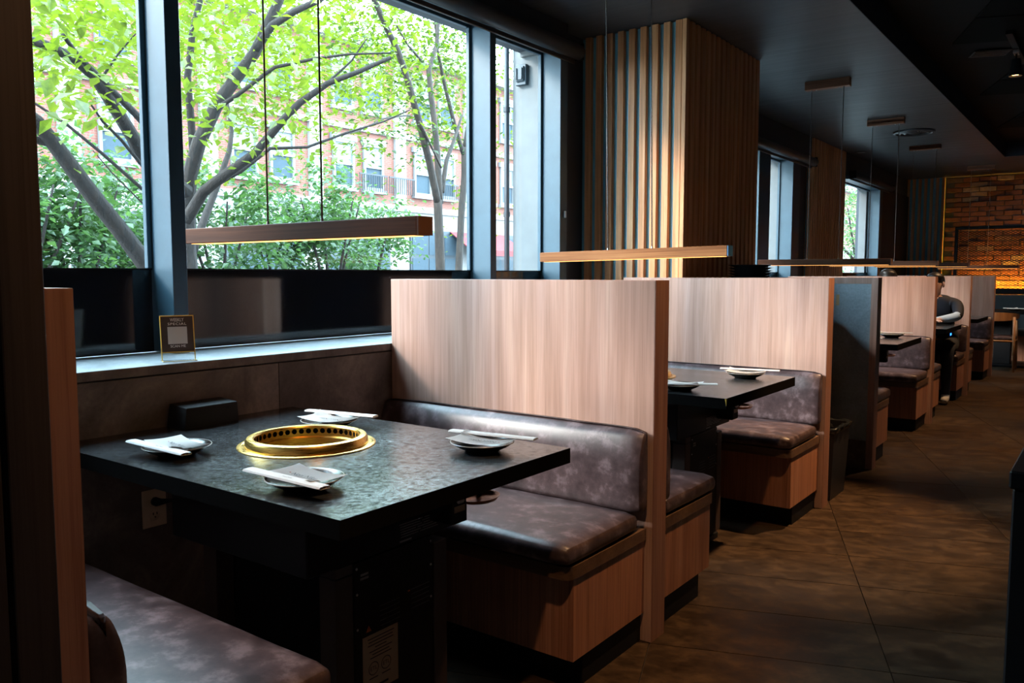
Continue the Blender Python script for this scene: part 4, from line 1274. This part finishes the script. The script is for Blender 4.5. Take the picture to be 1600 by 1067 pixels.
# ceiling fittings
rv = thing('round_ceiling_vent', 'round dark air diffuser in the low ceiling over the booths', 'vent', (-1.80, 9.45, ZC - 0.001))
for k, (r0, r1) in enumerate(((0.20, 0.175), (0.155, 0.13), (0.11, 0.085), (0.065, 0.0))):
    lathe('diffuser_ring', [(r0, 0.0), (r0 - 0.004, -0.016), (max(r1, 0.0), -0.022 - 0.003 * k), (max(r1 - 0.006, 0.0), -0.014)], M['vent_metal'], rv, 40)
for k in range(7):
    a = math.radians(-62 + k * 11)
    box('slot_fin', 0.135 * math.cos(a) - 0.006, 0.135 * math.cos(a) + 0.006, 0.135 * math.sin(a) - 0.02, 0.135 * math.sin(a) + 0.0, -0.026, -0.022, M['vent_slot'], rv)
dl = thing('recessed_downlight', 'small square recessed downlight in the ceiling by the farthest window', 'downlight', (-2.60, 10.62, ZC - 0.001))
box('trim_plate', -0.06, 0.06, -0.06, 0.06, -0.006, 0.0, M['vent_metal'], dl, 0.002)
box('lens', -0.04, 0.04, -0.04, 0.04, -0.0085, -0.0065, M['vent_slot'], dl)
def track_light(x, y, label, energy, tx_=0.0, ty_=0.0, size=74):
    t = thing('track_spotlight', label, 'spotlight', (x, y, ZR - 0.007), 0, 'black track spotlights above the aisle')
    box('track', -0.02, 0.02, -0.5, 0.5, -0.022, -0.0005, M['black'], t)
    box('adapter', -0.018, 0.018, -0.045, 0.045, -0.05, -0.0225, M['steel'], t, 0.003)
    tube('stem', [(0, 0, -0.05), (0, 0, -0.085)], 0.007, M['black'], t, 8)
    lathe('can', [(0.0, -0.085), (0.028, -0.085), (0.032, -0.10), (0.045, -0.205), (0.041, -0.205), (0.03, -0.12), (0.0, -0.118)], M['black'], t, 24)
    lathe('lens', [(0.0, -0.192), (0.0385, -0.192)], M['spot_lens'], t, 20)
    l = bpy.data.lights.new('spot', 'SPOT')
    l.energy = energy; l.color = (1.0, 0.58, 0.28); l.spot_size = math.radians(size); l.spot_blend = 0.6; l.shadow_soft_size = 0.035
    o = bpy.data.objects.new('spot', l); link(o, t)
    o.location = (0, 0, -0.212)
    o.rotation_euler = Vector((tx_, ty_, -1)).to_track_quat('-Z', 'Y').to_euler()
SPOT = 115
for (y, tx_, ty_, e, size, lab) in ((0.6, -0.24, -0.02, 0.40, 44, 'black track spotlight above the aisle beside the nearest booth'),
                              (1.2, -0.30, 0.22, 0.55, 52, 'added unseen spotlight aimed at the bench of the nearest booth'),  # extra lamp out of view, added to brighten the bench front
                              (3.25, -0.28, 0.30, 0.55, 36, 'black track spotlight aimed at the bench of the second booth'),
                              (2.75, -0.28, -0.16, 0.85, 34, 'black track spotlight above the aisle at the first full divider'),
                              (4.75, -0.20, -0.26, 2.7, 46, 'black track spotlight above the aisle by the waste bin'),
                              (7.05, -0.30, -0.1, 1.5, 62, 'black track spotlight in view on the raised ceiling at the right edge'),
                              (9.2, -0.35, -0.1, 1.1, 66, 'black track spotlight above the aisle beside the diners'),
                              (11.3, -0.35, 0.0, 1.1, 66, 'black track spotlight above the aisle at the far end')):
    track_light(-0.685, y, lab, SPOT * e, tx_, ty_, size)
# ------------------------------------------------------------------ the street outside
GZ = -0.15
struct(box('pavement', -9.0, -3.12, -25, 140, GZ - 0.1, GZ, M['sidewalk']), 'pavement outside the windows')
struct(box('street', -19.0, -9.0, -25, 140, GZ - 0.2, GZ - 0.12, M['asphalt']), 'street beyond the pavement')
struct(box('pavement_far', -25.0, -19.0, -25, 140, GZ - 0.1, GZ, M['sidewalk']), 'pavement across the street')

p_ = tag(box('stone_pier', -3.11, -2.861, 4.216, 4.299, GZ, 3.2, M['pier_stone']), 'pale stone pier just outside the narrow window pane', 'pier')
box('cornice_stone', -0.05, 0.12, -0.07, -0.0425, 2.72, 2.80, M['pier_stone'], p_)
for (a, b, xo, lab) in ((8.50, 8.658, -3.11, 'pale stone pier outside the window past the first column'), (12.05, 12.298, -2.955, 'pale stone pier outside the farthest window')):
    tag(box('stone_pier', xo, -2.861, a, b, GZ, 3.2, M['pier_stone']), lab, 'pier')
jb = thing('junction_box', 'grey electrical box fixed high on the pale stone pier', 'electrical box', (-3.03, 4.214, 2.40))
box('back_box', -0.04, 0.04, -0.03, 0.0, 0, 0.125, M['jbox'], jb, 0.004)
box('cover', -0.03, 0.03, -0.042, -0.0305, 0.02, 0.112, M['jbox'], jb, 0.004)
tube('latch', [(-0.02, -0.046, 0.10), (-0.02, -0.048, 0.03), (0.02, -0.048, 0.03), (0.02, -0.046, 0.10)], 0.004, M['pipe'], jb, 6)
dp = thing('downpipe', 'grey downpipe standing beside the pale stone pier', 'pipe', (-3.14, 4.19, GZ))
tube('pipe', [(0, 0, 0), (0, 0, 3.6)], 0.017, M['pipe'], dp, 12)
for z in (0.9, 1.75, 2.4): lathe('clamp', [(0.017, 0), (0.022, 0), (0.022, 0.03), (0.017, 0.03)], M['pipe'], dp, 12, (0, 0, z))

# building across the street
FX = -24.0
bld = thing('brick_building', 'red brick building with white windows across the street', 'building', (FX, 40, GZ))
def bb(name, x0, x1, y0, y1, z0, z1, mat, parent=bld, bev=0.0):
    return box(name, x0 - FX, x1 - FX, y0 - 40, y1 - 40, z0 - GZ, z1 - GZ, mat, parent, bev)
bb('brick_wall', FX - 6, FX, -20, 135, 4.05, 9.9, M['facade_brick'])
bb('stone_base', FX - 6, FX + 0.12, -20, 135, GZ, 3.80, M['limestone'])
bb('stone_band', FX - 5.9, FX + 0.25, -20, 135, 3.801, 4.049, M['limestone'])
bb('stone_band', FX - 0.2, FX + 0.16, -20, 135, 6.75, 6.95, M['limestone'])
bb('roof_cornice', FX - 6, FX + 0.5, -20, 135, 9.901, 10.4, M['limestone'])
# one window is built and shared
def make_win(w, h, split):
    bm = bmesh.new()
    fr = 0.09
    for (y0, y1, z0, z1) in ((-w / 2, -w / 2 + fr, 0, h), (w / 2 - fr, w / 2, 0, h), (-w / 2 + fr, w / 2 - fr, 0, fr), (-w / 2 + fr, w / 2 - fr, h - fr, h), (-w / 2 + fr, w / 2 - fr, h * 0.5 - 0.04, h * 0.5 + 0.04)):
        bm_box(bm, 0.02, 0.12, y0, y1, z0, z1)
    bm_box(bm, 0.02, 0.20, -w / 2 - 0.1, w / 2 + 0.1, -0.14, -0.001)
    bm_box(bm, 0.02, 0.16, -w / 2 - 0.1, w / 2 + 0.1, h + 0.001, h + 0.22)
    me = bpy.data.meshes.new('window'); bm.to_mesh(me); bm.free(); me.materials.append(M['white_frame'])
    bm = bmesh.new(); bm_box(bm, 0.01, 0.04, -w / 2 + fr, w / 2 - fr, fr, h * 0.5 - 0.04)
    pm = bpy.data.meshes.new('pane'); bm.to_mesh(pm); bm.free(); pm.materials.append(M['ext_pane'])
    bm = bmesh.new(); bm_box(bm, 0.01, 0.05, -w / 2 + fr, w / 2 - fr, h * 0.5 + 0.04, h - fr)
    sm = bpy.data.meshes.new('shade'); bm.to_mesh(sm); bm.free(); sm.materials.append(M['blind_white'])
    return me, pm, sm
wm, pm, sm = make_win(1.05, 1.75, True)
rows = (4.55, 7.55)
cols = []
y = 4.0
while y < 66:
    cols += [y, y + 1.55]
    y += 4.4
for z in rows:
    for y in cols:
        if z > 11 and (y < 8 or y > 50): continue
        o = inst('window', wm, bld, (0, y - 40, z - GZ))
        inst('pane', pm, o, (0, 0, 0)); inst('shade', sm, o, (0, 0, 0))
for y in [c for c in cols[0::2] if c < 66]:
    bb('pilaster', FX + 0.001, FX + 0.13, y + 2.75, y + 3.35, 4.05, 9.8, M['limestone'])
    # storefront below
    s_ = bb('storefront', FX + 0.121, FX + 0.20, y - 0.9, y + 2.3, GZ + 0.01, 3.1, M['storefront'])
    for k in range(3):
        box('shop_pane', 0.0405, 0.06, -1.5 + k * 1.02, -0.56 + k * 1.02, 0.5, 2.05, M['ext_pane'], s_)
        box('transom_pane', 0.0405, 0.06, -1.5 + k * 1.02, -0.56 + k * 1.02, 2.2, 3.05, M['ext_pane'], s_)
# balcony railings under a few windows
for y in (23.0, 24.6, 27.4, 29.0):
    r_ = bb('railing', FX + 0.22, FX + 0.26, y - 0.75, y + 0.75, 5.10, 5.15, M['rail'])
    bm = bmesh.new()
    for k in range(13): bm_box(bm, -0.012, 0.012, -0.73 + k * 0.12, -0.71 + k * 0.12, -0.62, -0.001)
    from_bm('railing_bars', bm, M['rail'], r_)
# awnings
for (y0, y1, z, lab) in ((27.6, 31.5, 2.2, 'red awning over a shopfront across the street'), (36.0, 40.0, 2.2, 'red awning farther along the street front')):
    t = thing('awning', lab, 'awning', (FX + 0.2, (y0 + y1) / 2, z))
    h = (y1 - y0) / 2
    mesh_obj('canvas', [(0.0, -h, 0.9), (0.0, h, 0.9), (1.2, h, 0.1), (1.2, -h, 0.1), (1.2, h, -0.15), (1.2, -h, -0.15), (0.0, -h, 0.87), (0.0, h, 0.87), (1.17, h, 0.07), (1.17, -h, 0.07)],
             [(0, 1, 2, 3), (3, 2, 4, 5), (6, 9, 8, 7), (0, 3, 9, 6), (1, 7, 8, 2)], M['awning'], t)

# ------------------------------------------------------------------ trees
def leaf_verts(base, tip_dir, up, L, w):
    side = tip_dir.cross(up)
    if side.length < 1e-5: side = tip_dir.orthogonal()
    side.normalize()
    nrm = side.cross(tip_dir).normalized()
    m_ = base + tip_dir * (L * 0.45)
    return [base, m_ + side * w + nrm * w * 0.35, m_ - side * w + nrm * w * 0.35, base + tip_dir * L, m_]
LEAF_F = [(0, 1, 4), (0, 4, 2), (1, 3, 4), (4, 3, 2)]
def rnd_leaf(c, L, droop=0.35, rng=random):
    a = rng.uniform(0, 2 * math.pi)
    d = Vector((math.cos(a), math.sin(a), rng.uniform(-0.75, 0.25) - droop * 0.5)).normalized()
    up = Vector((rng.gauss(0, 0.45), rng.gauss(0, 0.45), 1)).normalized()
    l = L * rng.uniform(0.7, 1.25)
    return leaf_verts(c, d, up, l, l * rng.uniform(0.24, 0.33))
def foliage(parent, origin, clusters, mat, name='foliage'):
    """clusters: (centre, spread, count, leaf length)"""
    V, F = [], []
    for (c, s, n, L) in clusters:
        for _ in range(n):
            p = Vector((random.gauss(0, s), random.gauss(0, s), random.gauss(0, s * 0.75))) + c - origin
            i0 = len(V)
            V.extend(rnd_leaf(p, L))
            F.extend([tuple(i0 + k for k in f) for f in LEAF_F])
    return tag(mesh_obj(name, V, F, mat, parent), kind='stuff')
def limb(parent, origin, pts, r0, r1, mat, name='branch', n=8, wob=0.0):
    # resample and wobble
    P = []
    for a, b in zip(pts, pts[1:]):
        for k in range(4): P.append(a.lerp(b, k / 4))
    P.append(pts[-1])
    P = [p + Vector((mnoise.noise(p * 1.7), mnoise.noise(p * 1.7 + Vector((9, 1, 4))), 0)) * wob - origin for p in P]
    rr = [r0 + (r1 - r0) * k / (len(P) - 1) for k in range(len(P))]
    o0 = P[0].copy()
    V, F = tube_verts([p - o0 for p in P], rr, n)
    return mesh_obj(name, V, F, mat, parent, True, loc=o0)
def px(path, X, dX=0.0):
    n = len(path)
    return [on_x(u, v, X + dX * i / max(1, n - 1)) for i, (u, v) in enumerate(path)]
bm = bmesh.new()
lv = leaf_verts(Vector((0, 0, 0)), Vector((0, 1, 0)), Vector((0, 0, 1)), 1.0, 0.29)
vv = [bm.verts.new(v) for v in lv]
for f in LEAF_F: bm.faces.new([vv[k] for k in f])
leaf_me = bpy.data.meshes.new('leaf'); bm.to_mesh(leaf_me); bm.free(); leaf_me.materials.append(M['leaf'])
def big_leaves(parent, origin, spots):
    for (c, s, n, L) in spots:
        for _ in range(n):
            p = c + Vector((random.gauss(0, s), random.gauss(0, s), random.gauss(0, s * 0.7))) - origin
            l = L * random.uniform(0.75, 1.2)
            inst('leaf', leaf_me, parent, p, (random.uniform(-1.1, 0.1), random.uniform(-0.5, 0.5), random.uniform(0, 6.28)), (l, l, l))

# leaning tree behind the first pane
X1 = -6.0
base1 = on_x(335, 700, X1); base1.z = GZ
t1 = thing('street_tree', 'leaning tree crossing the leftmost window pane, green leaves above', 'tree', base1, 0, 'street trees outside')
trunk = [base1] + px([(305, 560), (262, 470), (228, 415), (180, 350), (130, 285), (85, 225), (58, 190), (0, 150), (-80, 90)], X1, 0.5)
limb(t1, base1, trunk, 0.085, 0.035, M['bark'], 'trunk', 10, 0.02)
limb(t1, base1, px([(85, 225), (40, 215), (-40, 190)], X1 + 0.3), 0.030, 0.015, M['bark'])
limb(t1, base1, px([(222, 295), (160, 240), (105, 195), (60, 165), (20, 140)], X1 - 0.5), 0.016, 0.008, M['bark'])
limb(t1, base1, px([(225, 320), (175, 270), (145, 235)], X1 - 0.5), 0.007, 0.004, M['bark'])
# multi-stemmed tree in the middle of the large pane
X2 = -6.6
base2 = on_x(300, 640, X2); base2.z = GZ
t2 = thing('street_tree', 'multi-stemmed tree spreading across the large middle pane behind the dark pendant', 'tree', base2, 0, 'street trees outside')
tr2 = [base2] + px([(296, 520), (294, 440), (290, 390), (292, 335)], X2)
limb(t2, base2, tr2, 0.115, 0.075, M['bark'], 'trunk', 10, 0.01)
B2 = [([(292, 335), (297, 275), (312, 220), (338, 165), (372, 118), (398, 82), (415, 45), (436, 0), (455, -60)], 0.0, 0.9, 0.068, 0.035),
      ([(400, 78), (425, 40), (460, 18), (500, 0), (560, -40)], 0.8, 1.4, 0.036, 0.02),
      ([(296, 330), (302, 250), (298, 190), (293, 120), (300, 50), (312, 0), (320, -60)], -0.2, 0.3, 0.038, 0.022),
      ([(290, 345), (318, 300), (352, 272), (396, 240), (432, 200), (470, 160), (512, 130), (560, 112), (610, 90)], 0.2, 1.6, 0.052, 0.016),
      ([(300, 395), (322, 335), (342, 285), (358, 235), (362, 205), (355, 160)], -0.5, -0.7, 0.042, 0.014),
      ([(345, 285), (375, 268), (420, 232), (480, 230), (540, 208), (600, 190), (640, 172)], 0.3, 1.0, 0.020, 0.006),
      ([(330, 175), (370, 150), (430, 105), (490, 92), (545, 85), (610, 83)], 0.3, 1.6, 0.022, 0.007),
      ([(470, 160), (510, 130), (550, 95), (575, 60)], 1.0, 1.4, 0.014, 0.005),
      ([(292, 300), (225, 250), (208, 215), (175, 162), (150, 120), (120, 92), (70, 70), (10, 55)], 0.4, 1.4, 0.060, 0.024),
      ([(222, 190), (180, 146), (160, 122), (128, 92), (100, 55)], 0.9, 1.6, 0.026, 0.012),
      ([(225, 262), (190, 220), (160, 190), (143, 163)], 0.6, 1.0, 0.014, 0.006),
      ([(160, 125), (190, 80), (215, 50)], 1.4, 1.6, 0.009, 0.004)]
for (p, a, b, r0, r1) in B2:
    limb(t2, base2, px(p, X2 + a, b - a), r0, r1, M['bark'], 'branch', 8, 0.015)
# pale slender trees by the second mullion
X3 = -7.6
base3 = on_x(690, 640, X3); base3.z = GZ
t3 = thing('street_tree', 'slender forked tree with a pale trunk just left of the second mullion', 'tree', base3, 0, 'street trees outside')
limb(t3, base3, [base3] + px([(689, 520), (688, 418), (686, 360), (684, 312)], X3), 0.075, 0.060, M['bark_pale'], 'trunk', 10)
for (p, a, b, r0, r1) in [([(683, 315), (672, 255), (655, 190), (638, 130), (622, 80), (600, 35), (580, -10), (570, -60)], 0, 0.5, 0.052, 0.030),
                          ([(687, 318), (684, 240), (676, 170), (670, 110), (682, 70), (686, 25), (690, -30)], 0, -0.3, 0.048, 0.022),
                          ([(670, 108), (650, 85), (637, 70), (620, 40)], -0.2, 0.2, 0.020, 0.010),
                          ([(690, 300), (698, 250), (712, 210), (722, 180)], 0, -0.2, 0.036, 0.016),
                          ([(655, 190), (680, 240), (690, 262)], 0.2, 0.1, 0.016, 0.014),
                          ([(640, 180), (600, 185), (560, 205), (520, 215)], 0.3, 0.9, 0.012, 0.005)]:
    limb(t3, base3, px(p, X3 + a, b - a), r0, r1, M['bark_pale'], 'branch', 8, 0.01)
X4 = -8.2
base4 = on_x(712, 620, X4); base4.z = GZ
t4 = thing('street_tree', 'knotty slender tree touching the second mullion, right of the forked tree', 'tree', base4, 0, 'street trees outside')
limb(t4, base4, [base4] + px([(714, 500), (717, 418), (721, 340), (725, 270), (726, 230)], X4), 0.066, 0.046, M['bark_pale'], 'trunk', 10, 0.01)
for (p, a, b, r0, r1) in [([(724, 240), (712, 200), (700, 155), (690, 110), (684, 80), (680, 30)], 0, 0.3, 0.036, 0.018),
                          ([(726, 230), (733, 180), (740, 120), (735, 60)], 0, 0, 0.03, 0.015)]:
    limb(t4, base4, px(p, X4 + a, b - a), r0, r1, M['bark_pale'], 'branch', 8, 0.01)

def cl_px(n, u0, u1, v0, v1, X0, X1_, spread, cnt, L, bias=1.0):
    out = []
    for _ in range(n):
        u = random.uniform(u0, u1); v = v0 + (v1 - v0) * random.random() ** bias
        out.append((on_x(u, v, random.uniform(X0, X1_)), spread * random.uniform(0.7, 1.3), cnt, L))
    return out
# crowns
big_leaves(t1, base1, cl_px(9, 55, 215, 0, 130, -4.3, -5.0, 0.14, 12, 0.11) + cl_px(2, 60, 160, 150, 200, -4.5, -5.0, 0.12, 7, 0.11))
foliage(t1, base1, cl_px(46, -120, 240, -60, 110, -4.6, -6.5, 0.22, 16, 0.095) + cl_px(8, 60, 230, 110, 180, -5.0, -6.5, 0.18, 10, 0.09), M['leaf'])
big_leaves(t2, base2, cl_px(8, 285, 470, 30, 170, -4.6, -5.4, 0.16, 13, 0.11) + cl_px(4, 300, 480, 170, 250, -5.0, -6.0, 0.14, 8, 0.10))
foliage(t2, base2, cl_px(110, 40, 640, -70, 60, -5.2, -8.5, 0.28, 17, 0.095) + cl_px(70, 250, 640, 60, 170, -5.8, -8.8, 0.26, 14, 0.09, 1.4) + cl_px(22, 280, 600, 150, 260, -6.0, -8.5, 0.22, 11, 0.085), M['leaf'])
foliage(t3, base3, cl_px(50, 540, 760, -70, 100, -7.0, -9.5, 0.28, 18, 0.085) + cl_px(42, 560, 745, 60, 240, -7.2, -9.0, 0.24, 18, 0.08), M['leaf_dark'])
foliage(t2, base2, cl_px(330, 230, 770, -50, 165, -8.5, -12.8, 0.42, 18, 0.13, 1.2) + cl_px(45, 300, 740, 150, 250, -9.0, -12.0, 0.30, 14, 0.12), M['leaf'], 'outer_foliage')
foliage(t1, base1, cl_px(64, -100, 250, -50, 140, -7.5, -11.5, 0.36, 16, 0.12, 1.2), M['leaf'], 'outer_foliage')
foliage(t4, base4, cl_px(70, 590, 800, -40, 150, -8.5, -11.5, 0.34, 18, 0.095) + cl_px(62, 600, 860, -60, 230, -8.0, -11.0, 0.32, 17, 0.09) + cl_px(14, 690, 820, 200, 360, -9.0, -11, 0.26, 14, 0.09), M['leaf'])

# small cooler-green trees on the far pavement
def small_tree(u, v_top, X, rad, label, cnt=900, L=0.10, mat='leaf_cool', hgt=None):
    c = on_x(u, v_top, X)
    h = c.z if hgt is None else hgt
    b0 = Vector((X, c.y, GZ))
    t = thing('small_tree', label, 'tree', b0, 0, 'small trees across the street')
    cz = h - rad * 0.9
    for k in range(4):
        a = k * 1.57 + random.uniform(-0.4, 0.4)
        tip = Vector((b0.x + math.cos(a) * rad * 0.5, b0.y + math.sin(a) * rad * 0.55, cz + rad * 0.3))
        limb(t, b0, [b0, b0.lerp(tip, 0.45) + Vector((0, 0, 0.3)), tip], 0.05, 0.015, M['bark'], 'stem' , 6)
    cls = []
    for _ in range(40):
        d = Vector((random.gauss(0, 1), random.gauss(0, 1), random.gauss(0, 1))).normalized() * (random.random() ** 0.45)
        cls.append((Vector((b0.x + d.x * rad, b0.y + d.y * rad, cz + d.z * rad * 0.95)), rad * 0.17, cnt // 40, L))
    foliage(t, b0, cls, M[mat])
for k, (u, v, X, rad, lab) in enumerate(((110, 205, -13.0, 1.25, 'small bushy tree behind the leaning trunk, far left across the street'),
                                         (205, 265, -14.5, 1.2, 'small light green tree beside the first mullion across the street'),
                                         (340, 250, -13.5, 1.35, 'small tree left of the pendant cables across the street'),
                                         (430, 290, -15.0, 1.25, 'small tree directly behind the dark pendant bar'),
                                         (515, 255, -14.0, 1.3, 'small tree right of the pendant cables across the street'),
                                         (575, 290, -15.5, 1.3, 'small low tree left of the pale forked trunk across the street'),
                                         (20, 190, -12.5, 1.5, 'small tree at the left end of the street row'))):
    small_tree(u, v, X, rad, lab, 2600, 0.15)
def big_tree(x, y, h, rad, label, n=120, mat='leaf'):
    b0 = Vector((x, y, GZ))
    t = thing('street_tree', label, 'tree', b0, 0, 'street trees outside')
    limb(t, b0, [b0, b0 + Vector((0.1, 0.1, h * 0.35)), b0 + Vector((0, 0.3, h * 0.7))], 0.12, 0.06, M['bark'], 'trunk', 8)
    for k in range(4):
        a = k * 1.6
        limb(t, b0, [b0 + Vector((0.05, 0.1, h * 0.4)), b0 + Vector((math.cos(a) * rad * 0.6, math.sin(a) * rad * 0.6, h * 0.75))], 0.05, 0.015, M['bark'], 'branch', 6)
    cls = []
    for _ in range(n):
        d = Vector((random.gauss(0, 1), random.gauss(0, 1), random.gauss(0, 1))).normalized() * (random.random() ** 0.45)
        cls.append((b0 + Vector((d.x * rad, d.y * rad, h * 0.66 + d.z * rad * 0.9)), 0.3, 26, 0.12))
    foliage(t, b0, cls, M[mat])
big_tree(-6.8, 21.5, 4.2, 2.0, 'leafy tree seen through the window past the first column', 90, 'leaf_cool')
big_tree(-6.6, 26.5, 4.4, 2.2, 'leafy tree seen through the farthest window', 150, 'leaf_cool')
# ------------------------------------------------------------------ diners
def person(label, loc, nodes, edges, mats, hair_c, hair_r, face_dir, head_c):
    """nodes: name -> (x, y, z, r); edges: (a, b, material index); one continuous skinned figure"""
    names = list(nodes)
    me = bpy.data.meshes.new('body')
    me.from_pydata([nodes[n][:3] for n in names], [(names.index(a), names.index(b)) for a, b, _ in edges], [])
    ob = bpy.data.objects.new('tmp_body', me)
    COL.objects.link(ob)
    sk = ob.modifiers.new('skin', 'SKIN')
    sk.use_smooth_shade = True
    if not me.skin_vertices: pass
    for i, n in enumerate(names):
        r = nodes[n][3]
        me.skin_vertices[0].data[i].radius = (r, r) if not isinstance(r, tuple) else r
    me.skin_vertices[0].data[0].use_root = True
    ss = ob.modifiers.new('sub', 'SUBSURF'); ss.levels = 2; ss.render_levels = 2
    dg = bpy.context.evaluated_depsgraph_get()
    out = bpy.data.meshes.new_from_object(ob.evaluated_get(dg))
    bpy.data.objects.remove(ob)
    for m in mats: out.materials.append(m)
    segs = [(Vector(nodes[a][:3]), Vector(nodes[b][:3]), mi) for a, b, mi in edges]
    for p in out.polygons:
        c = Vector(p.center); best = 9e9
        for a, b, mi in segs:
            d = b - a; tq = max(0, min(1, (c - a).dot(d) / max(1e-9, d.length_squared)))
            q = (c - (a + d * tq)).length
            if q < best: best = q; p.material_index = mi
        p.use_smooth = True
    t = thing('person', label, 'person', loc)
    body = bpy.data.objects.new('body', out); link(body, t)
    # hair cap
    bm = bmesh.new()
    bmesh.ops.create_uvsphere(bm, u_segments=24, v_segments=16, radius=1)
    f = Vector(face_dir).normalized()
    for v in list(bm.verts):
        d_ = v.co.dot(f)
        if v.co.z < (0.16 + 0.35 * d_ if d_ > -0.15 else -0.55): v.co *= 0.80
        v.co = Vector((v.co.x * hair_r[0], v.co.y * hair_r[1], v.co.z * hair_r[2]))
        v.co += v.co.normalized() * 0.004 * mnoise.noise(v.co * 40)
    from_bm('hair', bm, M['hair'], t, True, hair_c)
    hc = Vector(head_c); side = f.cross(Vector((0, 0, 1))).normalized()
    def blob(name, c, r, mat):
        b = bmesh.new(); bmesh.ops.create_uvsphere(b, u_segments=10, v_segments=8, radius=1)
        for v in b.verts: v.co = Vector((v.co.x * r[0], v.co.y * r[1], v.co.z * r[2]))
        from_bm(name, b, mat, t, True, c)
    for s in (-1, 1):
        blob('eye', hc + f * 0.082 + side * s * 0.032 + Vector((0, 0, 0.005)), (0.012, 0.008, 0.007), M['eye'])
        blob('ear', hc + side * s * 0.078 + Vector((0, 0, -0.005)), (0.012, 0.018, 0.030), M['skin'])
    blob('nose', hc + f * 0.094 + Vector((0, 0, -0.022)), (0.013, 0.014, 0.024), M['skin'])
    blob('mouth', hc + f * 0.083 + Vector((0, 0, -0.060)), (0.024, 0.008, 0.006), M['ink_red'])
    return t
def seated(dx=0.0, lean=0.15, hx=0.0, hy=0.0, hz=0.0, arm=True):
    N_ = {
        'pelvis': (0, 0.0, 0.56, (0.15, 0.12)), 'waist': (0, -0.03, 0.70, (0.135, 0.105)), 'chest': (0, -0.03 - lean * 0.6, 0.86, (0.155, 0.115)),
        'upper': (0, -0.03 - lean * 0.9, 0.955, (0.12, 0.09)), 'neck': (hx * 0.5, -0.05 - lean, 1.02, 0.052), 'jaw': (hx, -0.075 - lean + hy, 1.085 + hz, (0.058, 0.066)),
        'head': (hx, -0.06 - lean + hy, 1.155 + hz, (0.078, 0.090)), 'crown': (hx, -0.05 - lean + hy, 1.215 + hz, (0.055, 0.065))}
    E_ = [('pelvis', 'waist', 0), ('waist', 'chest', 0), ('chest', 'upper', 0), ('upper', 'neck', 0), ('neck', 'jaw', 2), ('jaw', 'head', 2), ('head', 'crown', 2)]
    for s, n in ((1, 'r'), (-1, 'l')):
        N_['hip' + n] = (s * 0.10, -0.03, 0.53, 0.092); N_['knee' + n] = (s * 0.13, -0.43, 0.535, 0.066)
        N_['calf' + n] = (s * 0.13, -0.44, 0.36, 0.058); N_['ankle' + n] = (s * 0.13, -0.42, 0.085, 0.040)
        N_['heel' + n] = (s * 0.13, -0.43, 0.045, 0.042); N_['toe' + n] = (s * 0.14, -0.58, 0.034, 0.032)
        E_ += [('pelvis', 'hip' + n, 1), ('hip' + n, 'knee' + n, 1), ('knee' + n, 'calf' + n, 1), ('calf' + n, 'ankle' + n, 1), ('ankle' + n, 'heel' + n, 4), ('heel' + n, 'toe' + n, 4)]
        sh = (s * 0.175, -0.03 - lean * 0.9, 0.945); el = (s * 0.20, -0.34, 0.835); wr = (s * 0.04, -0.50, 0.805)
        N_['sh' + n] = (*sh, 0.066); N_['elb' + n] = (*el, 0.048); N_['fore' + n] = ((el[0] + wr[0]) / 2, (el[1] + wr[1]) / 2, 0.815, 0.043); N_['wrist' + n] = (*wr, 0.028)
        pm_ = (wr[0] - s * 0.045, wr[1] - 0.03, 0.795)
        N_['palm' + n] = (*pm_, (0.030, 0.018))
        E_ += [('upper', 'sh' + n, 0), ('sh' + n, 'elb' + n, 0), ('elb' + n, 'fore' + n, 3), ('fore' + n, 'wrist' + n, 3), ('wrist' + n, 'palm' + n, 2)]
        for k in range(4):
            b = (pm_[0] - s * 0.03, pm_[1] + 0.022 - 0.016 * k, 0.795)
            ln = (0.05, 0.06, 0.056, 0.042)[k]
            N_['f%d%s' % (k, n)] = (b[0], b[1], b[2] + 0.004, 0.0088)
            N_['g%d%s' % (k, n)] = (b[0] - s * ln * 0.6, b[1], b[2] + 0.004, 0.0082)
            N_['h%d%s' % (k, n)] = (b[0] - s * ln, b[1], b[2] - 0.010, 0.0072)
            E_ += [('palm' + n, 'f%d%s' % (k, n), 2), ('f%d%s' % (k, n), 'g%d%s' % (k, n), 2), ('g%d%s' % (k, n), 'h%d%s' % (k, n), 2)]
        N_['t0' + n] = (pm_[0] + s * 0.01, pm_[1] - 0.035, 0.797, 0.0095); N_['t1' + n] = (pm_[0] - s * 0.02, pm_[1] - 0.062, 0.795, 0.008)
        E_ += [('palm' + n, 't0' + n, 2), ('t0' + n, 't1' + n, 2)]
    return N_, E_
for (x, lean, hx, hz, mats, lab) in ((-1.435, 0.20, -0.03, -0.01, [M['navy'], M['jeans'], M['skin'], M['pale_blue'], M['shoe']], 'seated diner in a navy top with a pale blue cuff, leaning on the table'),
                                     (-1.905, 0.16, 0.0, 0.025, [M['grey_cloth'], M['jeans'], M['skin'], M['grey_cloth'], M['shoe']], 'diner whose dark hair and forehead show above the third divider')):
    N_, E_ = seated(0, lean, hx, 0, hz)
    h = N_['head']
    person(lab, (x, 9.21, 0), N_, E_, mats, (h[0], h[1] + 0.012, h[2] + 0.028), (0.088, 0.102, 0.090), (0, -1, 0), (h[0], h[1], h[2]))
